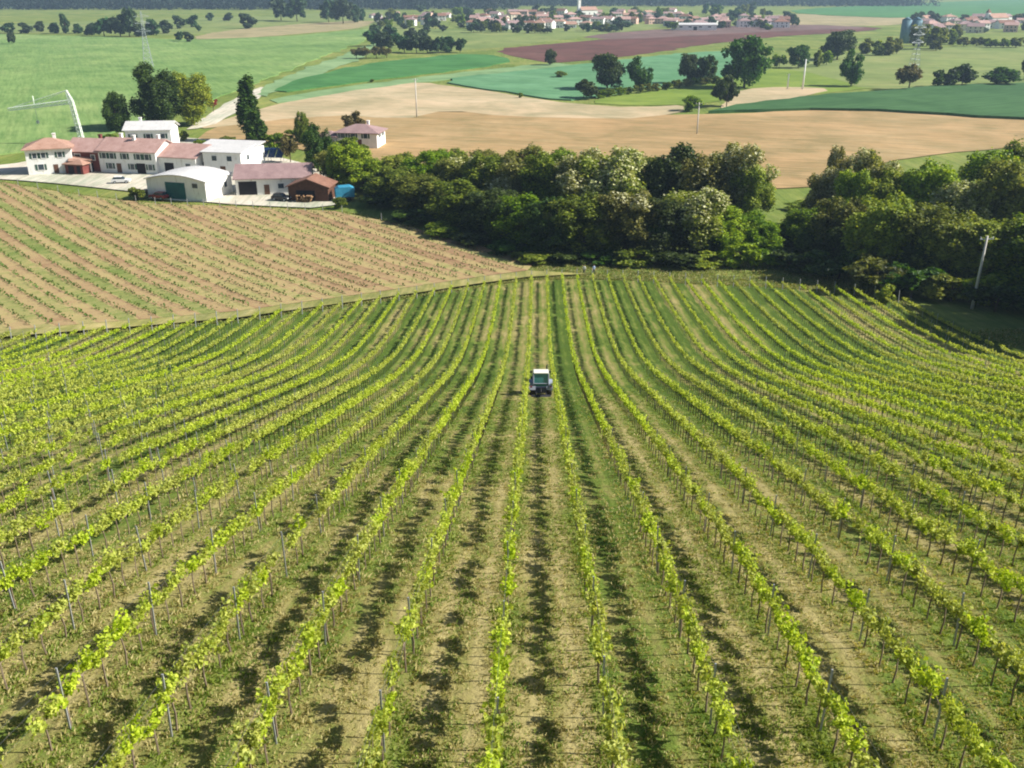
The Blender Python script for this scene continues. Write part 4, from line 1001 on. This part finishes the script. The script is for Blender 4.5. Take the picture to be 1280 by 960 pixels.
def church(px, py, label, th):
    p = at(px, py, 0.0)
    o = house('church', label, 'church', (p[0], p[1] + 12, 0), R(25), 24, 12, 9, 4, W_white, R_tile, 'gable', 'x', windows=[('f', q, 3, 1.4, 3) for q in (-7, 0, 7)], doors=[('r', 0, 0, 2.2, 3.5)])
    b = MB(); b.box(-14.8, -11.2, -1.8, 1.8, 0, th); b.build('bell_tower', W_white, o)
    b = MB(); b.add([(-15.1, -2.1, th), (-10.9, -2.1, th), (-10.9, 2.1, th), (-15.1, 2.1, th), (-13, 0, th + 4)], [(3, 2, 1, 0), (0, 1, 4), (1, 2, 4), (2, 3, 4), (3, 0, 4)]); b.build('spire', R_brown, o)
    for u in (-13.8, -12.2):
        b = MB(); b.box(u - .5, u + .5, -1.86, -1.7, th - 4, th - 1.4); b.build('belfry_opening', D_dark, o)
church(735, 22, 'church with a tall white bell tower in the far village', 25)
church(1250, 34, 'church with white tower in the right hand village', 14)
p = at(1136, 54, 0.0)
t_ = thing('silo_tower', 'blue grey silo tower beside the right hand trees', 'silo', (p[0], p[1], 0))
D_silo = soft('blue_grey_sheet', (.10, .19, .24), (.15, .25, .30), .4, .85)
for dx in (-4, 4):
    b = MB(); b.tube([(dx, 0, -.2), (dx, 0, 17)], 3.7, 18); b.build('silo', D_silo, t_, True)
    b = MB(); b.tube([(dx, 0, 17), (dx, 0, 19)], [3.8, .4], 18); b.build('silo_cap', D_silo, t_, True)

# ------------------------------------------------------------------ poles, pylons, crane
M['concrete'] = soft('pole_concrete', (.48, .46, .42), (.62, .60, .55), 1.5, .85)
M['greymetal'] = soft('lattice_steel', (.36, .40, .44), (.46, .50, .53), 1.5, .5, .4, .3)
def pole(loc, h, label, r=.16, arms=1, mat=None):
    t = thing('utility_pole', label, 'pole', loc, R(random.uniform(-20, 20)))
    b = MB(); b.tube([(0, 0, -.5), (0, 0, h)], [r * 1.2, r * .75], 10); b.build('shaft', mat or M['concrete'], t, True)
    b = MB()
    for i in range(arms): b.box(-1.0, 1.0, -.06, .06, h - .5 - i * .9, h - .38 - i * .9)
    b.build('crossarm', M['greymetal'], t)
    for i in range(arms):
        for dx in (-.9, 0, .9):
            b = MB(); b.tube([(dx, 0, h - .38 - i * .9), (dx, 0, h - .1 - i * .9)], [.07, .05], 6); b.build('insulator', D_trim, t)
def pole_px(px, py, top, label, **kw):
    p = at(px, py, None if py > 330 else 0.0); pole((p[0], p[1], p[2]), top_z(p[1], top) - p[2], label, **kw)
pole_px(1215, 386, 295, 'leaning grey utility pole in front of the trees at the right', r=.2, arms=1)
pole_px(521, 147, 98, 'thin utility pole standing in the pale stubble', r=.2)
pole_px(871, 168, 128, 'thin utility pole behind the tree belt in the hay field', r=.2)
pole_px(1003, 112, 74, 'taller white pole in the yellow green meadow', r=.35, arms=0 or 1, mat=D_trim)
pole_px(984, 112, 92, 'shorter white pole in the yellow green meadow', r=.3, mat=D_trim)

def lattice(b, p0, p1, w0, w1, n, bar):
    p0, p1 = Vector(p0), Vector(p1); d = (p1 - p0).normalized()
    a = d.cross(Vector((0, 1, 0.01))).normalized(); c = d.cross(a)
    def ring(i):
        t = i / n; w = (w0 + (w1 - w0) * t) / 2; o = p0.lerp(p1, t)
        return [o + a * sx * w + c * sy * w for sx, sy in ((-1, -1), (1, -1), (1, 1), (-1, 1))]
    for i in range(n):
        r0, r1 = ring(i), ring(i + 1)
        for j in range(4):
            b.bar(r0[j], r1[j], bar); b.bar(r0[j], r1[(j + 1) % 4], bar * .7); b.bar(r1[j], r1[(j + 1) % 4], bar * .7)
def pylon(px, py, top, label):
    p = at(px, py, 0.0); h = top_z(p[1], top)
    t = thing('lattice_pylon', label, 'pylon', (p[0], p[1], 0), R(25))
    b = MB(); lattice(b, (0, 0, -.3), (0, 0, h * .62), 5, 1.6, 7, .16); lattice(b, (0, 0, h * .62), (0, 0, h), 1.6, .5, 5, .14); b.build('tower', M['greymetal'], t)
    for k in (.64, .78, .9):
        b = MB()
        for s_ in (-1, 1):
            b.bar((0, 0, h * k), (s_ * 4, 0, h * k + .2), .16); b.bar((0, 0, h * k + 1.4), (s_ * 4, 0, h * k + .2), .14)
        b.build('crossarm', M['greymetal'], t)
pylon(1140, 98, 28, 'grey lattice pylon above the brownish tree')
pylon(186, 84, 14, 'faint lattice pylon standing in the wheat field')

W_crane = soft('crane_white', (.66, .74, .66), (.78, .84, .76), 1, .5)
p = at(104, 181, 0.0); k = (p[1] * CP + CAMZ * SP) / F; hT = top_z(p[1], 113) ; zj = top_z(p[1], 127)
t_ = thing('tower_crane', 'white lattice building crane with its jib out over the wheat', 'crane', (p[0], p[1], 0))
b = MB(); lattice(b, (0, 0, 0), (-9 * k * .55, 0, zj), 1.2, 1.0, 10, .2); lattice(b, (-9 * k * .55, 0, zj), (-9 * k, 0, hT), 1.0, .35, 3, .2); b.build('mast', W_crane, t_)
b = MB(); lattice(b, (-9 * k * .55, 0, zj), (-84 * k, 0, zj - 2.2), 1.1, .7, 14, .18); b.build('jib', W_crane, t_)
b = MB(); b.bar((-9 * k, 0, hT), (-84 * k, 0, zj - 2.0), .16); b.bar((-9 * k, 0, hT), (-48 * k, 0, zj - .6), .14); b.bar((-51 * k, 0, zj - .7), (-51 * k, 0, zj + 1.6), .3); b.build('tie_bar', W_crane, t_)
b = MB(); b.box(-1.8, 1.8, -1.6, 1.6, -.1, .9); b.box(-.9, .9, -.9, .9, .9, 1.8); b.build('base', M['concrete'], t_)
b = MB(); b.bar((-51 * k, 0, zj - 1.2), (-51 * k, 0, 7), .1); b.box(-51 * k - .3, -51 * k + .3, -.3, .3, 6.2, 7); b.build('hook', M['greymetal'], t_)

# ------------------------------------------------------------------ cars in the yard
def car(loc, rz, paint, label):
    t = thing('parked_car', label, 'car', loc, rz, 'cars parked in the farm yard')
    b = MB(); b.prism([(-2.1, .3), (2.1, .3), (2.15, .65), (2.0, .85), (1.0, .95), (-2.05, .98), (-2.15, .6)], 'y', -.85, .85); b.build('body', paint, t, bevel=.06)
    b = MB(); b.prism([(-1.9, .985), (1.0, .985), (.35, 1.48), (-1.5, 1.5)], 'y', -.74, .74); b.build('cabin', D_glass, t, bevel=.05)
    b = MB(); b.prism([(-1.5, 1.503), (.33, 1.486), (.3, 1.54), (-1.45, 1.55)], 'y', -.7, .7); b.build('roof', paint, t)
    for sx in (-1.3, 1.3):
        for sy in (-.8, .8):
            b = MB(); b.tube([(sx, sy - .11, .32), (sx, sy + .11, .32)], .32, 16); wl = b.build('wheel', D_dark, t, True)
            b = MB(); b.tube([(sx, sy + math.copysign(.105, sy), .32), (sx, sy + math.copysign(.125, sy), .32)], .2, 12); b.build('rim', M['greymetal'], wl)
    for sy in (-.6, .6):
        b = MB(); b.box(2.07, 2.17, sy - .18, sy + .18, .62, .76); b.build('headlight', D_trim, t)
P_blk = soft('dark_paint', (.02, .02, .025), (.03, .03, .035), 1, .25, .5); P_wht = soft('white_paint', (.75, .75, .75), (.8, .8, .8), 1, .3, .5); P_red = soft('red_paint', (.25, .02, .02), (.3, .03, .03), 1, .3, .5)
car(gp(183, 247), R(200), P_blk, 'dark car parked left of the curved shed')
car(gp(199, 250), R(160), P_red, 'red car parked at the corner of the curved shed')
car(gp(152, 230), R(10), P_wht, 'white car parked before the long farm row')
car(gp(352, 252), R(-20), P_blk, 'dark car parked in front of the pink roofed barn')

# ------------------------------------------------------------------ tractor between the rows
tx = (672 - 640) / F; P = at(675, 494)
xr = X_ROW + 0.5 * SROW + P[1] * TANA
tr = thing('tractor', 'small blue and white cabbed tractor driving between two vine rows', 'tractor', (xr + .02, P[1], float(hg(P[1])) + .05), 0)
tr.scale = (1.32, 1.12, 1.0)
T_body = soft('tractor_blue', (.05, .06, .13), (.08, .09, .17), 1, .35, .5); T_rub = soft('tyre_rubber', (.015, .014, .013), (.03, .028, .026), 3, .9); T_rim = soft('rim_grey', (.45, .46, .5), (.55, .56, .6), 2, .5)
T_roof = soft('cab_roof', (.60, .60, .52), (.70, .70, .62), 2, .5); T_glass = soft('cab_glass', (.05, .20, .20), (.08, .26, .26), 1, .12, .6); T_frame = soft('cab_frame', (.24, .26, .33), (.32, .34, .42), 2, .5); T_blk = soft('black_steel', (.02, .02, .025), (.04, .04, .05), 2, .6)
def wheel(xc, yc, r, wd):
    b = MB(); prof = [(-wd / 2, r * .6), (-wd / 2, r * .9), (-wd * .32, r), (wd * .32, r), (wd / 2, r * .9), (wd / 2, r * .6)]
    n = 28; vs = [(xc + u, yc + q * math.cos(2 * math.pi * j / n), r + q * math.sin(2 * math.pi * j / n)) for j in range(n) for u, q in prof]
    fs = [(j * 6 + i, j * 6 + (i + 1) % 6, ((j + 1) % n) * 6 + (i + 1) % 6, ((j + 1) % n) * 6 + i) for j in range(n) for i in range(6)]
    b.add(vs, fs)
    for j in range(18):
        a = 2 * math.pi * j / 18; ca, sa = math.cos(a), math.sin(a)
        for sgn in (-1, 1):
            b.bar((xc + sgn * wd * .03, yc + r * 1.0 * ca, r + r * 1.0 * sa), (xc + sgn * wd * .45, yc + r * .97 * math.cos(a + .16), r + r * .97 * math.sin(a + .16)), .05)
    wl = b.build('wheel', T_rub, tr)
    b = MB(); b.tube([(xc - wd * .3, yc, r), (xc + wd * .3, yc, r)], r * .6, 20); b.tube([(xc - wd * .45, yc, r), (xc + wd * .45, yc, r)], r * .18, 12); b.build('rim', T_rim, wl)
for s_ in (-1, 1):
    wheel(s_ * .52, 0, .60, .36); wheel(s_ * .48, 1.75, .40, .26)
    b = MB(); n = 8; arc = [(.72 * math.cos(R(15 + 150 * i / n)), .6 + .72 * math.sin(R(15 + 150 * i / n))) for i in range(n + 1)]
    b.prism(arc + [(u * 1.06, (v - .6) * 1.06 + .6) for u, v in reversed(arc)], 'x', s_ * .34, s_ * .74); b.build('fender', T_frame, tr)
    b = MB(); b.box(s_ * .62 - .06, s_ * .62 + .06, -.74, -.69, 1.0, 1.14); b.build('tail_light', P_red, tr)
b = MB(); b.prism([(-.5, .55), (2.2, .55), (2.25, 1.0), (2.1, 1.18), (.75, 1.28), (.7, .95), (-.5, .95)], 'x', -.3, .3); b.build('hood', T_body, tr, bevel=.05)
b = MB(); b.box(-.34, .34, -.62, -.40, .42, 1.0); b.build('rear_housing', T_body, tr, bevel=.03)
b = MB(); b.prism([(-.52, 1.0), (.72, 1.0), (.80, 1.25), (.26, 2.1), (-.40, 2.1), (-.55, 1.3)], 'x', -.46, .46); cab = b.build('cab', T_glass, tr, bevel=.02)
b = MB()
for s_ in (-1, 1):
    for pts in ([(-.54, 1.0), (-.57, 1.3), (-.42, 2.12)], [(.74, 1.0), (.82, 1.25), (.28, 2.12)], [(.15, 1.0), (.15, 2.12)]):
        b.tube([(s_ * .475, u, v) for u, v in pts], .04, 5)
b.bar((-.47, -.57, 1.3), (.47, -.57, 1.3), .06); b.bar((-.47, -.53, 1.0), (.47, -.53, 1.0), .08); b.build('pillars', T_frame, cab)
b = MB(); b.box(-.48, .48, -.46, .30, 2.11, 2.21); b.build('cab_roof', T_roof, tr, bevel=.06)
b = MB(); b.tube([(.40, .95, 1.2), (.40, .95, 2.2), (.44, .90, 2.32)], .045, 8); b.build('exhaust', T_blk, tr)
b = MB()
for s_ in (-1, 1): b.bar((s_ * .3, -.6, .55), (s_ * .36, -1.15, .45), .07)
b.bar((0, -.6, .9), (0, -1.15, .8), .06); b.build('hitch', T_blk, tr)
b = MB(); b.prism([(-1.75, .12), (-1.05, .12), (-1.05, .5), (-1.25, .62), (-1.75, .38)], 'x', -.62, .62); b.build('mower', T_blk, tr, bevel=.03)
b = MB(); b.tube([(-.6, -1.72, .16), (.6, -1.72, .16)], .1, 12); b.build('roller', T_blk, tr)
for s_ in (-1, 1):
    b = MB(); b.bar((s_ * .5, .75, 1.7), (s_ * .60, .80, 1.7), .03); b.box(s_ * .60 - .06, s_ * .60 + .06, .78, .83, 1.6, 1.8); b.build('mirror', T_blk, tr)

# ------------------------------------------------------------------ two people at the end of the rows
SKIN = soft('skin', (.42, .25, .17), (.5, .31, .22), 3, .6); HAIR = soft('hair', (.03, .02, .015), (.05, .035, .025), 5, .7); TROU = soft('dark_trousers', (.03, .035, .05), (.05, .055, .075), 4, .9)
def person(px, py, shirt, label, rz):
    p = at(px, py)
    root = thing('person', label, 'person', (p[0], p[1], float(hg(p[1]))), rz)
    J = [((0, 0, .95), (.15, .11)), ((0, 0, 1.18), (.14, .10)), ((0, 0, 1.40), (.17, .11)), ((0, 0, 1.52), (.06, .06)), ((0, .01, 1.60), (.085, .095)), ((0, .01, 1.70), (.085, .10)),
         ((.20, 0, 1.40), (.06, .06)), ((.26, .02, 1.14), (.045, .045)), ((.24, .12, .92), (.035, .035)), ((.24, .15, .84), (.035, .02)),
         ((-.20, 0, 1.40), (.06, .06)), ((-.27, 0, 1.14), (.045, .045)), ((-.25, .08, .90), (.035, .035)), ((-.25, .1, .82), (.035, .02)),
         ((.10, 0, .86), (.085, .09)), ((.11, .02, .48), (.06, .06)), ((.11, -.02, .09), (.045, .045)), ((.12, .14, .05), (.045, .03)),
         ((-.10, 0, .86), (.085, .09)), ((-.12, .01, .48), (.06, .06)), ((-.13, -.04, .09), (.045, .045)), ((-.14, .12, .05), (.045, .03))]
    E = [(0, 1), (1, 2), (2, 3), (3, 4), (4, 5), (2, 6), (6, 7), (7, 8), (8, 9), (2, 10), (10, 11), (11, 12), (12, 13), (0, 14), (14, 15), (15, 16), (16, 17), (0, 18), (18, 19), (19, 20), (20, 21)]
    me = bpy.data.meshes.new('person_body'); me.from_pydata([j[0] for j in J], E, []); o = bpy.data.objects.new('body_cage', me); COL.objects.link(o)
    sk = o.modifiers.new('skin', 'SKIN'); o.modifiers.new('sub', 'SUBSURF').render_levels = 1; o.modifiers['sub'].levels = 1
    for i, j in enumerate(J): o.data.skin_vertices[0].data[i].radius = j[1]
    o.data.skin_vertices[0].data[0].use_root = True
    bpy.context.view_layer.update()
    ev = o.evaluated_get(bpy.context.evaluated_depsgraph_get()); nm = bpy.data.meshes.new_from_object(ev); bpy.data.objects.remove(o)
    nm.materials.clear()
    for m_ in (TROU, shirt, SKIN): nm.materials.append(m_)
    for f in nm.polygons:
        zc = f.center.z; arm = abs(f.center.x) > .19
        f.material_index = (1 if zc > 1.12 else 2) if arm and zc > .75 else 0 if zc < .95 else 1 if zc < 1.50 else 2
        f.use_smooth = True
    link(bpy.data.objects.new('body', nm), root)
    b = MB(); n = 10
    vs = [(.1 * math.cos(2 * math.pi * j / n) * math.cos(e), -.005 + .115 * math.sin(2 * math.pi * j / n) * math.cos(e), 1.70 + .115 * math.sin(e)) for e in (R(-15), R(25), R(60)) for j in range(n)] + [(0, 0, 1.825)]
    fs = [(i * n + j, i * n + (j + 1) % n, (i + 1) * n + (j + 1) % n, (i + 1) * n + j) for i in range(2) for j in range(n)] + [(2 * n + j, 2 * n + (j + 1) % n, 3 * n) for j in range(n)]
    b.add(vs, fs); b.build('hair', HAIR, root, True)
person(730, 344, soft('white_shirt', (.72, .72, .72), (.8, .8, .8), 4, .9), 'person in a white shirt standing by the tree belt', R(160))
person(742, 343.5, soft('pale_blue_shirt', (.30, .40, .58), (.36, .46, .64), 4, .9), 'person in a pale blue shirt standing by the tree belt', R(200))

# ------------------------------------------------------------------ haze
hb = MB(); hb.box(-GX - 60, GX + 60, -86, 5260, -1.5, 62)
hm = NT('haze_air'); hv = hm.n('VolumePrincipled'); hv.inputs['Color'].default_value = (.55, .76, 1.0, 1); hv.inputs['Density'].default_value = 0.00014; hv.inputs['Anisotropy'].default_value = 0.2
hm.t.links.new(hv.outputs[0], hm.out.inputs['Volume']); hm.m.cycles.homogeneous_volume = True
tag(hb.build('haze', hm.m), 'thin bluish haze over the far fields', kind='stuff')
for o in list(bpy.data.objects):
    if o.get('label') == '': del o['label']
